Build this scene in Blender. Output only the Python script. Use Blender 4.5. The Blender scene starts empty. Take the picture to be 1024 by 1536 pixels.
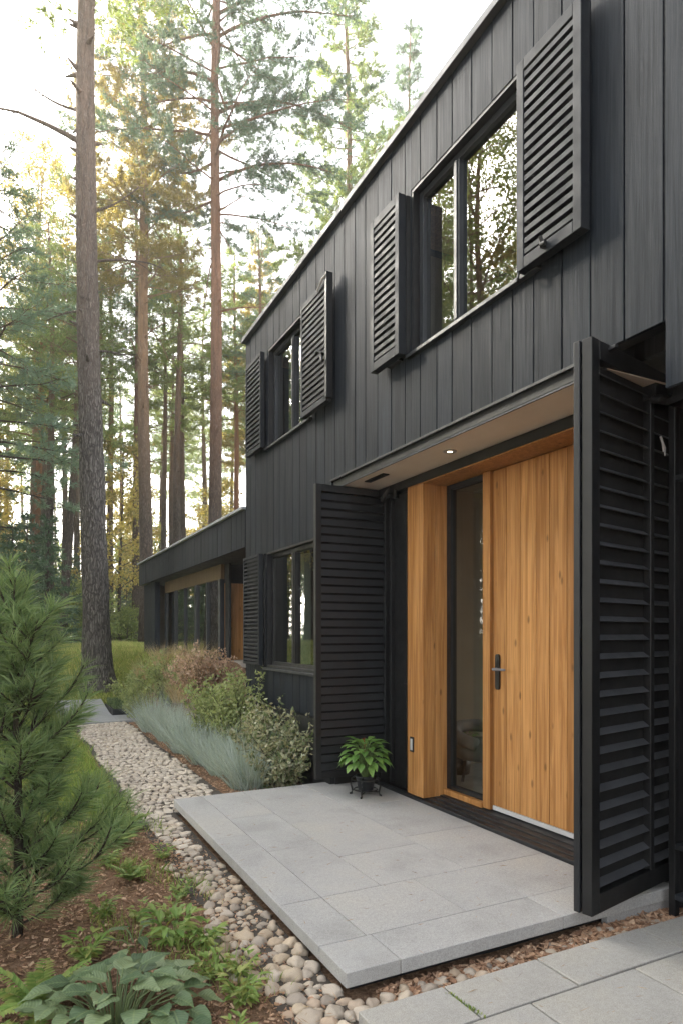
import bpy, math, random
import numpy as np
from mathutils import Vector, noise as mnoise

random.seed(7)
RNG = np.random.default_rng(11)
scene = bpy.context.scene
COL = scene.collection
PI = math.pi

# ------------------------------------------------------------------ camera
EYE = 1.32
FPX = 981.0
TH = math.atan((512 - 15) / FPX)
cam_d = bpy.data.cameras.new('camera')
cam = bpy.data.objects.new('camera', cam_d)
COL.objects.link(cam)
cam.location = (0, 0, EYE)
cam.rotation_euler = (PI / 2, 0, -TH)
cam_d.sensor_fit = 'HORIZONTAL'
cam_d.sensor_width = 36
cam_d.lens = 36 * FPX / 1024
cam_d.shift_y = 182 / 1024
cam_d.clip_start = 0.05
cam_d.clip_end = 2000
scene.camera = cam


def spot(px, t):
    """ground position of something seen in photo column px at t metres depth"""
    u = (px - 512) / FPX
    return (t * (math.sin(TH) + u * math.cos(TH)), t * (math.cos(TH) - u * math.sin(TH)))


def sstep(a, b, x):
    k = np.clip((x - a) / (b - a), 0, 1)
    return k * k * (3 - 2 * k)


def ground_z(x, y):
    x = np.asarray(x, float); y = np.asarray(y, float)
    rise = 1.08 * sstep(11.5, 18.5, y)
    bank = 1.02 * sstep(1.95, 2.6, x) * sstep(7.0, 9.0, y)
    left = 0.25 * sstep(0.3, -2.5, x) * sstep(2, 6, y)
    bump = 0.018 * np.sin(x * 3.1 + 1.3 * np.sin(y * 1.7)) * np.cos(y * 2.3 + x)
    path = sstep(0.55, 0.85, x) * (1 - sstep(1.75, 2.0, x)) * (1 - sstep(11, 13, y))
    far = 0.5 * np.sin(x * 0.05) * np.cos(y * 0.06) * sstep(40, 90, np.hypot(x, y))
    return -0.115 + np.maximum(np.maximum(rise, bank), left * (1 - sstep(10, 15, y))) + bump * (1 - path) + far


def gz(x, y):
    return float(ground_z(x, y))


# ------------------------------------------------------------------ mesh builder
class MB:
    def __init__(s):
        s.V = []; s.F = []; s.n = 0; s.A = []; s.leafy = False

    def add(s, v, f, m=0, st=None):
        v = np.asarray(v, float).reshape(-1, 3)
        s.A.append(np.zeros((len(v), 3)) if st is None else np.asarray(st, float))
        if st is not None: s.leafy = True
        f = np.asarray(f, int)
        s.F.append((f + s.n, m)); s.V.append(v); s.n += len(v)

    def box(s, x0, x1, y0, y1, z0, z1, m=0):
        v = [(x0, y0, z0), (x1, y0, z0), (x1, y1, z0), (x0, y1, z0), (x0, y0, z1), (x1, y0, z1), (x1, y1, z1), (x0, y1, z1)]
        s.add(v, [(0, 3, 2, 1), (4, 5, 6, 7), (0, 1, 5, 4), (1, 2, 6, 5), (2, 3, 7, 6), (3, 0, 4, 7)], m)

    def hexa(s, v, m=0):
        s.add(v, [(0, 3, 2, 1), (4, 5, 6, 7), (0, 1, 5, 4), (1, 2, 6, 5), (2, 3, 7, 6), (3, 0, 4, 7)], m)

    def tube(s, pts, rad, n=8, m=0, cap=True):
        pts = np.asarray(pts, float); k = len(pts)
        rad = np.broadcast_to(np.asarray(rad, float), (k,))
        tan = np.gradient(pts, axis=0)
        tan /= np.linalg.norm(tan, axis=1)[:, None] + 1e-9
        ref = np.array([0, 0, 1.0]) if abs(tan[0][2]) < .9 else np.array([1.0, 0, 0])
        a = np.cross(tan, ref); a /= np.linalg.norm(a, axis=1)[:, None] + 1e-9
        b = np.cross(tan, a)
        ang = np.arange(n) * 2 * PI / n
        v = pts[:, None] + rad[:, None, None] * (np.cos(ang)[None, :, None] * a[:, None] + np.sin(ang)[None, :, None] * b[:, None])
        i = np.arange(k - 1)[:, None] * n; j = np.arange(n)[None]; j2 = (j + 1) % n
        f = np.stack([i + j, i + j2, i + n + j2, i + n + j], -1).reshape(-1, 4)
        s.add(v.reshape(-1, 3), f, m)
        if cap and n >= 3:
            base = s.n - k * n
            for r0, rev in ((base, False), (base + (k - 1) * n, True)):
                c = r0 + np.arange(n)
                for q in range(1, n - 1):
                    t = (c[0], c[q], c[q + 1]) if rev else (c[0], c[q + 1], c[q])
                    s.F.append((np.array([t]), m))

    def lathe(s, prof, n=24, m=0, c=(0, 0, 0)):
        k = len(prof); ang = np.arange(n) * 2 * PI / n
        v = [(c[0] + r * math.cos(t), c[1] + r * math.sin(t), c[2] + z) for r, z in prof for t in ang]
        i = np.arange(k - 1)[:, None] * n; j = np.arange(n)[None]; j2 = (j + 1) % n
        s.add(v, np.stack([i + j, i + j2, i + n + j2, i + n + j], -1).reshape(-1, 4), m)

    def build(s, name, mats, parent=None, loc=None, rz=0, smooth=False, local=False, bevel=0):
        V = np.concatenate(s.V) if s.V else np.zeros((0, 3))
        me = bpy.data.meshes.new(name)
        pw = np.array(parent['_w']) if parent is not None else np.zeros(3)
        if loc is None and not local:
            if parent is not None:
                V = V - pw
        me.vertices.add(len(V)); me.vertices.foreach_set('co', V.astype(np.float32).ravel())
        lv = np.concatenate([f.ravel() for f, m in s.F])
        tot = np.concatenate([np.full(len(f), f.shape[1]) for f, m in s.F])
        mi = np.concatenate([np.full(len(f), m) for f, m in s.F])
        me.loops.add(len(lv)); me.loops.foreach_set('vertex_index', lv.astype(np.int32))
        me.polygons.add(len(tot))
        st = np.concatenate([[0], np.cumsum(tot)[:-1]])
        me.polygons.foreach_set('loop_start', st.astype(np.int32))
        me.polygons.foreach_set('material_index', mi.astype(np.int32))
        me.polygons.foreach_set('use_smooth', np.full(len(tot), bool(smooth)))
        if s.leafy:
            A = np.concatenate(s.A)
            at = me.attributes.new('leafst', 'FLOAT_VECTOR', 'POINT'); at.data.foreach_set('vector', A.astype(np.float32).ravel())
        me.update(calc_edges=True); me.validate()
        for mt in (mats if isinstance(mats, (list, tuple)) else [mats]):
            me.materials.append(mt)
        o = bpy.data.objects.new(name, me); COL.objects.link(o)
        if parent is not None:
            o.parent = parent
        w = pw
        if loc is not None:
            o.location = Vector(loc) - Vector(pw); w = np.array(loc, float)
        o.rotation_euler = (0, 0, rz)
        o['_w'] = [float(q) for q in w]
        if bevel:
            md = o.modifiers.new('bevel', 'BEVEL'); md.width = bevel; md.segments = 2; md.limit_method = 'ANGLE'
        return o


def empty(name, loc, label=None, cat=None, group=None, rz=0):
    o = bpy.data.objects.new(name, None); COL.objects.link(o)
    o.location = loc; o.rotation_euler = (0, 0, rz); o['_w'] = [float(q) for q in loc]
    o.empty_display_size = .1
    tag(o, label, cat, group)
    return o


def tag(o, label=None, cat=None, group=None, kind=None):
    if label: o['label'] = label
    if cat: o['category'] = cat
    if group: o['group'] = group
    if kind: o['kind'] = kind
    return o


KIDS = {}
def copy_tree(o, loc, rz=0, sc=1.0, label=None, group=None):
    c = o.copy(); COL.objects.link(c)
    c.location = loc; c.rotation_euler = (0, 0, rz)
    c.scale = sc if isinstance(sc, (tuple, list)) else (sc, sc, sc)
    if label: c['label'] = label
    if group: c['group'] = group
    if o.name not in KIDS:
        KIDS[o.name] = [(k, list(k.children)) for k in o.children]
    for k, gk in KIDS[o.name]:
        d = k.copy(); COL.objects.link(d); d.parent = c
        for g in gk:
            e = g.copy(); COL.objects.link(e); e.parent = d
    return c


# ------------------------------------------------------------------ materials
def newmat(name):
    m = bpy.data.materials.new(name); m.use_nodes = True
    nt = m.node_tree; nt.nodes.clear()
    out = nt.nodes.new('ShaderNodeOutputMaterial')
    p = nt.nodes.new('ShaderNodeBsdfPrincipled')
    nt.links.new(p.outputs[0], out.inputs[0])
    return m, nt, p, out


def N(nt, typ, **kw):
    n = nt.nodes.new(typ)
    for k, v in kw.items():
        if k.startswith('_'):
            setattr(n, k[1:], v)
        else:
            n.inputs[k.replace('__', ' ')].default_value = v
    return n


def ramp(nt, fac, stops):
    r = nt.nodes.new('ShaderNodeValToRGB')
    el = r.color_ramp.elements
    while len(el) < len(stops): el.new(.5)
    for e, (p, c) in zip(el, stops):
        e.position = p; e.color = (c[0], c[1], c[2], 1) if not isinstance(c, (int, float)) else (c, c, c, 1)
    nt.links.new(fac, r.inputs[0])
    return r.outputs[0]


def mix(nt, a, b, fac=None, blend='MIX', f=.5):
    n = nt.nodes.new('ShaderNodeMix'); n.data_type = 'RGBA'; n.blend_type = blend
    n.inputs[0].default_value = f
    if fac is not None: nt.links.new(fac, n.inputs[0])
    for s, i in ((a, 6), (b, 7)):
        if isinstance(s, (tuple, list)): n.inputs[i].default_value = (s[0], s[1], s[2], 1)
        else: nt.links.new(s, n.inputs[i])
    return n.outputs[2]


def coords(nt, scale=(1, 1, 1), rnd=True, src='Object'):
    tc = nt.nodes.new('ShaderNodeTexCoord')
    mp = nt.nodes.new('ShaderNodeMapping'); mp.inputs['Scale'].default_value = scale
    nt.links.new(tc.outputs[src], mp.inputs[0])
    if rnd:
        g = nt.nodes.new('ShaderNodeNewGeometry')
        ml = nt.nodes.new('ShaderNodeMath'); ml.operation = 'MULTIPLY'; ml.inputs[1].default_value = 37.0
        nt.links.new(g.outputs['Random Per Island'], ml.inputs[0])
        cx = nt.nodes.new('ShaderNodeCombineXYZ')
        for i in range(3): nt.links.new(ml.outputs[0], cx.inputs[i])
        nt.links.new(cx.outputs[0], mp.inputs['Location'])
        return mp.outputs[0], g.outputs['Random Per Island']
    return mp.outputs[0]


def noise_tex(nt, vec, scale, detail=4, rough=.55, dist=0):
    n = nt.nodes.new('ShaderNodeTexNoise')
    n.inputs['Scale'].default_value = scale; n.inputs['Detail'].default_value = detail
    n.inputs['Roughness'].default_value = rough; n.inputs['Distortion'].default_value = dist
    nt.links.new(vec, n.inputs['Vector'])
    return n.outputs[0]


def bump(nt, h, p, strength=.3, dist=.01):
    b = nt.nodes.new('ShaderNodeBump'); b.inputs['Strength'].default_value = strength; b.inputs['Distance'].default_value = dist
    nt.links.new(h, b.inputs['Height']); nt.links.new(b.outputs[0], p.inputs['Normal'])


def mul(c, k): return tuple(q * k for q in c)


def m_paint(name, c, rough=.45, var=.25, grain=0.12, spec=.5):
    m, nt, p, _ = newmat(name); p.inputs['Specular IOR Level'].default_value = spec
    vec, r = coords(nt, (1, 1, 1))
    n1 = noise_tex(nt, vec, 3.0, 6)
    col = ramp(nt, n1, [(.3, mul(c, 1 - var)), (.7, mul(c, 1 + var))])
    nt.links.new(col, p.inputs['Base Color'])
    nr = noise_tex(nt, vec, 9, 6)
    rr = ramp(nt, nr, [(.3, rough - .08), (.7, rough + .12)])
    nt.links.new(rr, p.inputs['Roughness'])
    n2 = noise_tex(nt, vec, 260, 2)
    bump(nt, n2, p, grain, .002)
    return m


def m_cladding(name, c):
    m, nt, p, _ = newmat(name)
    vec, r = coords(nt, (1, 1, 1))
    v2, _r = coords(nt, (30, 30, 1.0))
    g1 = noise_tex(nt, v2, 2.2, 8, .65, .6)
    g2 = noise_tex(nt, v2, 9, 4, .6, .2)
    n1 = noise_tex(nt, vec, 1.3, 5)
    tone = ramp(nt, r, [(0, mul(c, .8)), (.5, c), (1, mul(c, 1.22))])
    gr = ramp(nt, g1, [(.28, .62), (.48, .96), (.72, 1.42)])
    col = mix(nt, tone, gr, None, 'MULTIPLY', .75)
    w = ramp(nt, n1, [(.35, .82), (.7, 1.15)])
    col = mix(nt, col, w, None, 'MULTIPLY', 1)
    nt.links.new(col, p.inputs['Base Color'])
    rr = ramp(nt, g1, [(.3, .72), (.7, .52)])
    nt.links.new(rr, p.inputs['Roughness']); p.inputs['Specular IOR Level'].default_value = .2
    hh = mix(nt, g1, g2, None, 'MIX', .4)
    bump(nt, hh, p, .35, .006)
    return m


def m_wood(name, c1, c2, rough=.5, knots=True):
    m, nt, p, _ = newmat(name)
    v2, r = coords(nt, (20, 20, .7))
    g1 = noise_tex(nt, v2, 1.6, 7, .6, .9)
    v3, _ = coords(nt, (60, 60, 1.4))
    g2 = noise_tex(nt, v3, 2, 5, .6, .3)
    col = ramp(nt, g1, [(.22, mul(c2, .82)), (.42, c2), (.6, c1), (.8, mul(c1, 1.06))])
    fg = ramp(nt, g2, [(.3, .72), (.55, 1.0), (.8, 1.1)])
    col = mix(nt, col, fg, None, 'MULTIPLY', .8)
    tone = ramp(nt, r, [(0, (.64, .59, .52)), (.35, (.92, .9, .87)), (.65, (1, 1, 1)), (1, (1.14, 1.15, 1.14))])
    col = mix(nt, col, tone, None, 'MULTIPLY', 1)
    if knots:
        vk, _ = coords(nt, (8.5, 8.5, 3.4))
        vo = nt.nodes.new('ShaderNodeTexVoronoi'); vo.inputs['Scale'].default_value = 1.0
        nt.links.new(vk, vo.inputs['Vector'])
        k = ramp(nt, vo.outputs['Distance'], [(.0, .8), (.06, .7), (.12, 0)])
        kn = mix(nt, k, noise_tex(nt, v3, 1.0, 2), None, 'MULTIPLY', .3)
        col = mix(nt, col, mul(c2, .22), kn)
    nt.links.new(col, p.inputs['Base Color'])
    p.inputs['Roughness'].default_value = rough; p.inputs['Specular IOR Level'].default_value = .3
    bump(nt, g2, p, .15, .002)
    return m


def m_stone(name, c, sp=.35, warm=0.0, tv=1.0):
    m, nt, p, _ = newmat(name)
    vec, r = coords(nt, (1, 1, 1))
    n1 = noise_tex(nt, vec, 230, 3, .8)
    n2 = noise_tex(nt, vec, 2.2, 6, .6)
    n3 = noise_tex(nt, vec, 60, 4, .7)
    base = ramp(nt, n1, [(.28, mul(c, 1 - sp)), (.5, c), (.74, mul(c, 1 + sp * 1.1))])
    w = ramp(nt, n2, [(.3, (.82, .82, .81)), (.5, (1, 1, 1)), (.75, (1.08, 1.06 - warm * .2, 1.02 - warm))])
    col = mix(nt, base, w, None, 'MULTIPLY', 1)
    t = ramp(nt, r, [(0, (1 - .1 * tv,) * 3), (.5, (1, .99, .98)), (1, (1 + .07 * tv, 1 + .07 * tv, 1 + .08 * tv))])
    col = mix(nt, col, t, None, 'MULTIPLY', 1)
    st = ramp(nt, n3, [(.3, .86), (.6, 1.04)])
    col = mix(nt, col, st, None, 'MULTIPLY', .8)
    nt.links.new(col, p.inputs['Base Color'])
    p.inputs['Roughness'].default_value = .78
    bump(nt, n1, p, .25, .002)
    return m


def m_pebble(name, cols):
    m, nt, p, _ = newmat(name)
    oi = nt.nodes.new('ShaderNodeObjectInfo')
    g = nt.nodes.new('ShaderNodeNewGeometry')
    ad = nt.nodes.new('ShaderNodeMath'); ad.operation = 'ADD'
    nt.links.new(oi.outputs['Random'], ad.inputs[0]); nt.links.new(g.outputs['Random Per Island'], ad.inputs[1])
    fr = nt.nodes.new('ShaderNodeMath'); fr.operation = 'FRACT'; nt.links.new(ad.outputs[0], fr.inputs[0])
    base = ramp(nt, fr.outputs[0], [(i / (len(cols) - 1), c) for i, c in enumerate(cols)])
    vec, r = coords(nt, (1, 1, 1))
    n1 = noise_tex(nt, vec, 55, 5, .75); n2 = noise_tex(nt, vec, 240, 2, .8)
    a = ramp(nt, n1, [(.3, .62), (.6, 1.08)]); b = ramp(nt, n2, [(.3, .7), (.65, 1.15)])
    col = mix(nt, base, a, None, 'MULTIPLY', .9); col = mix(nt, col, b, None, 'MULTIPLY', .8)
    nt.links.new(col, p.inputs['Base Color']); p.inputs['Roughness'].default_value = .8
    bump(nt, n1, p, .35, .004)
    return m


def m_leaf(name, cols, trans=.35, rough=.5, objvar=.3, spec=.35, veins=0):
    m, nt, p, out = newmat(name)
    g = nt.nodes.new('ShaderNodeNewGeometry'); oi = nt.nodes.new('ShaderNodeObjectInfo')
    mp = nt.nodes.new('ShaderNodeMath'); mp.operation = 'MULTIPLY_ADD'
    mp.inputs[1].default_value = objvar; nt.links.new(oi.outputs['Random'], mp.inputs[0])
    sc = nt.nodes.new('ShaderNodeMath'); sc.operation = 'MULTIPLY'; sc.inputs[1].default_value = 1 - objvar
    nt.links.new(g.outputs['Random Per Island'], sc.inputs[0]); nt.links.new(sc.outputs[0], mp.inputs[2])
    col = ramp(nt, mp.outputs[0], [(i / (len(cols) - 1), c) for i, c in enumerate(cols)])
    tc = nt.nodes.new('ShaderNodeTexCoord')
    n1 = noise_tex(nt, tc.outputs['Object'], 1.2, 4)
    col = mix(nt, col, ramp(nt, n1, [(.3, .7), (.7, 1.25)]), None, 'MULTIPLY', .8)
    if veins:
        at = nt.nodes.new('ShaderNodeAttribute'); at.attribute_name = 'leafst'
        sp = nt.nodes.new('ShaderNodeSeparateXYZ'); nt.links.new(at.outputs['Vector'], sp.inputs[0])
        def M(op, a, b=None):
            n = nt.nodes.new('ShaderNodeMath'); n.operation = op
            for i_, q in enumerate((a, b)):
                if q is None: continue
                if isinstance(q, (int, float)): n.inputs[i_].default_value = q
                else: nt.links.new(q, n.inputs[i_])
            return n.outputs[0]
        ab = M('ABSOLUTE', sp.outputs[0])
        ph = M('MULTIPLY', M('SUBTRACT', sp.outputs[1], M('MULTIPLY', M('POWER', ab, 1.4), .28)), veins * 6.283)
        vv = M('SINE', ph)
        n_ = nt.nodes.new('ShaderNodeMath'); n_.operation = 'MULTIPLY_ADD'; n_.inputs[1].default_value = .5; n_.inputs[2].default_value = .5; nt.links.new(vv, n_.inputs[0])
        col = mix(nt, col, ramp(nt, n_.outputs[0], [(0, .86), (.75, 1.0), (1, 1.14)]), None, 'MULTIPLY', .8)
        rib = ramp(nt, ab, [(.03, 1), (.1, 0)])
        col = mix(nt, col, (.24, .30, .13), M('MULTIPLY', rib, .55))
        bump(nt, n_.outputs[0], p, .25, .003)
    nt.links.new(col, p.inputs['Base Color']); p.inputs['Roughness'].default_value = rough
    p.inputs['Specular IOR Level'].default_value = spec
    if trans:
        tr = nt.nodes.new('ShaderNodeBsdfTranslucent')
        bright = mix(nt, col, (1.25, 1.2, .8), None, 'MULTIPLY', 1)
        nt.links.new(bright, tr.inputs[0])
        ms = nt.nodes.new('ShaderNodeMixShader'); ms.inputs[0].default_value = trans
        nt.links.new(p.outputs[0], ms.inputs[1]); nt.links.new(tr.outputs[0], ms.inputs[2])
        nt.links.new(ms.outputs[0], out.inputs[0])
    return m


def m_bark(name, dark, light, up, z0, z1, scale=1.0):
    """pine bark: grey plates low on the trunk, thin orange bark higher up"""
    m, nt, p, _ = newmat(name)
    vec = coords(nt, (20 * scale, 20 * scale, 2.0 * scale), rnd=False)
    tc = nt.nodes.new('ShaderNodeTexCoord')
    dn = nt.nodes.new('ShaderNodeTexNoise'); dn.inputs['Scale'].default_value = 4; nt.links.new(tc.outputs['Object'], dn.inputs['Vector'])
    va = nt.nodes.new('ShaderNodeVectorMath'); va.operation = 'MULTIPLY_ADD'; va.inputs[1].default_value = (2.6, 2.6, 1.6)
    nt.links.new(dn.outputs['Color'], va.inputs[0]); nt.links.new(vec, va.inputs[2])
    vo = nt.nodes.new('ShaderNodeTexVoronoi'); vo.feature = 'DISTANCE_TO_EDGE'; vo.inputs['Scale'].default_value = 1.3
    nt.links.new(va.outputs[0], vo.inputs['Vector'])
    n1 = noise_tex(nt, va.outputs[0], 3.5, 6, .7)
    n2 = noise_tex(nt, vec, .7, 4)
    fis = mix(nt, ramp(nt, vo.outputs['Distance'], [(.0, .1), (.3, 1)]), ramp(nt, n1, [(.35, .25), (.6, 1)]), None, 'MULTIPLY', .8)
    plate = ramp(nt, n1, [(.3, mul(light, .6)), (.7, mul(light, 1.15))])
    col = mix(nt, dark, plate, fis)
    sep = nt.nodes.new('ShaderNodeSeparateXYZ'); nt.links.new(tc.outputs['Object'], sep.inputs[0])
    mr = nt.nodes.new('ShaderNodeMapRange'); mr.inputs[1].default_value = z0; mr.inputs[2].default_value = z1
    nt.links.new(sep.outputs[2], mr.inputs[0])
    upc = ramp(nt, n1, [(.3, mul(up, .62)), (.7, mul(up, 1.2))])
    hf = nt.nodes.new('ShaderNodeMath'); hf.operation = 'MULTIPLY'
    nt.links.new(mr.outputs[0], hf.inputs[0]); nt.links.new(ramp(nt, n2, [(.3, .55), (.6, 1)]), hf.inputs[1])
    col = mix(nt, col, upc, hf.outputs[0])
    nt.links.new(col, p.inputs['Base Color']); p.inputs['Roughness'].default_value = .9
    p.inputs['Specular IOR Level'].default_value = .15
    hh = mix(nt, fis, n1, None, 'MIX', .4)
    bump(nt, hh, p, 1.0, .06)
    return m


def m_glass(name, tint=(.75, .78, .76), ior=1.6, mirror=.0):
    m, nt, p, out = newmat(name)
    nt.nodes.remove(p)
    tr = nt.nodes.new('ShaderNodeBsdfTransparent'); tr.inputs[0].default_value = (*tint, 1)
    gl = nt.nodes.new('ShaderNodeBsdfGlossy'); gl.inputs['Roughness'].default_value = 0.0
    gl.inputs[0].default_value = (.95, .97, .96, 1)
    fr = nt.nodes.new('ShaderNodeFresnel'); fr.inputs[0].default_value = ior
    ad = nt.nodes.new('ShaderNodeMath'); ad.operation = 'ADD'; ad.use_clamp = True; ad.inputs[1].default_value = mirror
    nt.links.new(fr.outputs[0], ad.inputs[0])
    ms = nt.nodes.new('ShaderNodeMixShader')
    gm = nt.nodes.new('ShaderNodeNewGeometry')
    fs = nt.nodes.new('ShaderNodeMath'); fs.operation = 'SUBTRACT'; fs.inputs[0].default_value = 1; nt.links.new(gm.outputs['Backfacing'], fs.inputs[1])
    fm = nt.nodes.new('ShaderNodeMath'); fm.operation = 'MULTIPLY'; nt.links.new(ad.outputs[0], fm.inputs[0]); nt.links.new(fs.outputs[0], fm.inputs[1])
    nt.links.new(fm.outputs[0], ms.inputs[0]); nt.links.new(tr.outputs[0], ms.inputs[1]); nt.links.new(gl.outputs[0], ms.inputs[2])
    nt.links.new(ms.outputs[0], out.inputs[0])
    return m


def m_emit(name, c, s):
    m, nt, p, out = newmat(name)
    p.inputs['Emission Color'].default_value = (*c, 1); p.inputs['Emission Strength'].default_value = s
    return m


CLAD = m_cladding('charred board paint', (.0080, .0123, .0188))
BLACK = m_paint('black powder coat', (.0055, .0057, .0063), .45)
SLATP = m_paint('slate louvre paint', (.055, .057, .062), .4)
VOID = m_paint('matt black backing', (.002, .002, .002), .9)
BLACKW = m_paint('black wall paint', (.010, .010, .011), .6)
GREYP = m_paint('graphite shutter paint', (.012, .0148, .019), .55, .12, .12, .25)
FRAMEP = m_paint('graphite window frame', (.018, .021, .026), .4, .12)
DARKP = m_paint('anthracite metal', (.0095, .0108, .013), .45)
FLASH = m_paint('zinc roof flashing', (.055, .06, .068), .5, .2)
FLASHL = m_paint('pale zinc flashing', (.33, .35, .37), .45, .15)
SOFFIT = m_paint('cream soffit plaster', (.66, .60, .51), .75, .06, .25)
INWALL = m_paint('beige interior plaster', (.28, .24, .18), .8, .08)
INFLOOR = m_paint('grey interior floor', (.3, .28, .25), .5)
SILVER = m_paint('brushed steel', (.5, .5, .5), .35, .1)
OAK = m_wood('knotty golden larch', (.56, .285, .098), (.40, .18, .052))
OAKD = m_wood('brown larch soffit', (.5, .25, .085), (.36, .16, .045))
TANP = m_wood('tan timber panel', (.22, .155, .09), (.16, .11, .06), .55, False)
GRAN = m_stone('grey granite slab', (.368, .362, .350), .36, .02, .35)
PAVER = m_stone('buff granite paver', (.365, .352, .326), .34, .05, .7)
CONC = m_stone('smooth concrete slab', (.30, .305, .305), .08)
PEB = m_pebble('river pebble', [(.389, .290, .198), (.540, .430, .306), (.432, .370, .297), (.626, .520, .396), (.302, .250, .198), (.540, .460, .369), (.454, .330, .225)])
COB = m_pebble('pale split cobble', [(.465, .383, .296), (.577, .496, .400), (.391, .331, .264), (.632, .548, .448), (.502, .418, .320)])
CHIP = m_pebble('bark chip', [(.168, .088, .050), (.348, .193, .110), (.528, .330, .200), (.252, .138, .082), (.672, .462, .304), (.396, .215, .121)])
GLASS = m_glass('dark window glass', (.66, .70, .66), 1.75, .16)
GLASSA = m_glass('annex glass', (.75, .72, .62), 1.6, .26)
GLASSE = m_glass('sidelight glass', (.8, .8, .75), 1.5, .0)
CURT = m_paint('pale green curtain', (.45, .5, .46), .9, .08)
LAMPM = m_emit('downlight lens', (1, .82, .55), 6)
IRON = m_paint('wrought iron', (.012, .012, .012), .45)
SOIL = m_paint('potting soil', (.03, .02, .014), .9)
FLOWER = m_leaf('rust flower', [(.25, .07, .03), (.4, .12, .05)], .2)

BARK_A = m_bark('grey plated pine bark', (.028, .023, .02), (.36, .325, .29), (.42, .32, .25), 5.0, 12.0)
BARK_B = m_bark('orange pine bark', (.07, .052, .04), (.26, .20, .16), (.52, .33, .20), 4.0, 11.0)
BARK_C = m_bark('red brown pine bark', (.055, .04, .03), (.21, .155, .125), (.44, .24, .15), 4.0, 11.0)
BARK_F = m_bark('forest pine bark', (.05, .038, .03), (.19, .15, .12), (.36, .22, .14), 5.0, 11.0)
BARK_O = m_bark('orange upper bark', (.05, .03, .02), (.25, .14, .085), (.42, .2, .10), 2.0, 7.0)
TWIG = m_paint('brown twig bark', (.06, .045, .035), .9)

ND_SUNLIT = m_leaf('sunlit gold pine needles', [(.204, .197, .065), (.336, .279, .090), (.456, .352, .120), (.240, .228, .080)], .5, .5, .2)  # glow of the low sun behind the crowns is put into these needle colours
ND_MID = m_leaf('green pine needles', [(.114, .186, .076), (.217, .297, .108), (.306, .346, .118), (.166, .236, .096)], .42, .5, .35)
ND_BLUE = m_leaf('blue green pine needles', [(.096, .166, .125), (.169, .248, .177), (.232, .308, .216)], .35, .5, .3)
ND_DARK = m_leaf('dark spruce needles', [(.042, .086, .054), (.086, .144, .080), (.125, .182, .096)], .25, .5, .3)
ND_SAP = m_leaf('fresh pine needles', [(.095, .171, .070), (.191, .282, .113), (.299, .383, .161), (.135, .211, .088)], .3, .42, .1)
LF_YEL = m_leaf('yellow green leaves', [(.228, .232, .070), (.385, .331, .118), (.526, .414, .141), (.175, .216, .081)], .5, .5, .3)
LF_GRN = m_leaf('understory leaves', [(.121, .184, .064), (.242, .302, .095), (.363, .389, .127)], .4, .5, .35)
LF_OLV = m_leaf('olive shrub leaves', [(.175, .235, .088), (.312, .370, .146), (.430, .469, .216), (.235, .294, .117)], .35, .5, .2)
LF_VAR = m_leaf('variegated shrub leaves', [(.105, .150, .060), (.210, .255, .120), (.540, .540, .375), (.270, .255, .120), (.630, .570, .450)], .3, .5, .1)
LF_PNK = m_leaf('dusty pink blossom', [(.288, .216, .115), (.518, .346, .259), (.720, .518, .403), (.202, .202, .086)], .3, .6, .1)
LF_TAN = m_leaf('tan grass plume', [(.386, .289, .166), (.580, .456, .276), (.718, .580, .386), (.331, .304, .138)], .3, .6, .1)
LF_BGR = m_leaf('glaucous grass blades', [(.259, .330, .299), (.414, .502, .471), (.595, .660, .642), (.336, .396, .313), (.543, .528, .428)], .25, .5, .25)
LF_HOS = m_leaf('blue green hosta leaves', [(.091, .144, .070), (.140, .204, .096), (.241, .306, .154)], .2, .45, .0, .4, 9)
LF_FRN = m_leaf('bright fern leaves', [(.124, .233, .047), (.202, .310, .070), (.296, .389, .109), (.358, .342, .109)], .35, .5, .2)
LF_POT = m_leaf('glossy pot plant leaves', [(.090, .204, .036), (.144, .288, .060), (.216, .372, .090), (.120, .240, .048)], .3, .38, .0, .4, 6)
LF_BOX = m_leaf('box hedge leaves', [(.070, .119, .049), (.126, .182, .070), (.196, .252, .112)], .3, .5, .0)
GRS = m_leaf('meadow grass blades', [(.178, .249, .059), (.303, .373, .100), (.445, .463, .160), (.534, .463, .218), (.213, .303, .079)], .4, .5, .0)
GRSV = m_leaf('verge grass blades', [(.126, .216, .046), (.216, .324, .072), (.306, .414, .108), (.396, .396, .144)], .4, .5, .0)


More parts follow.
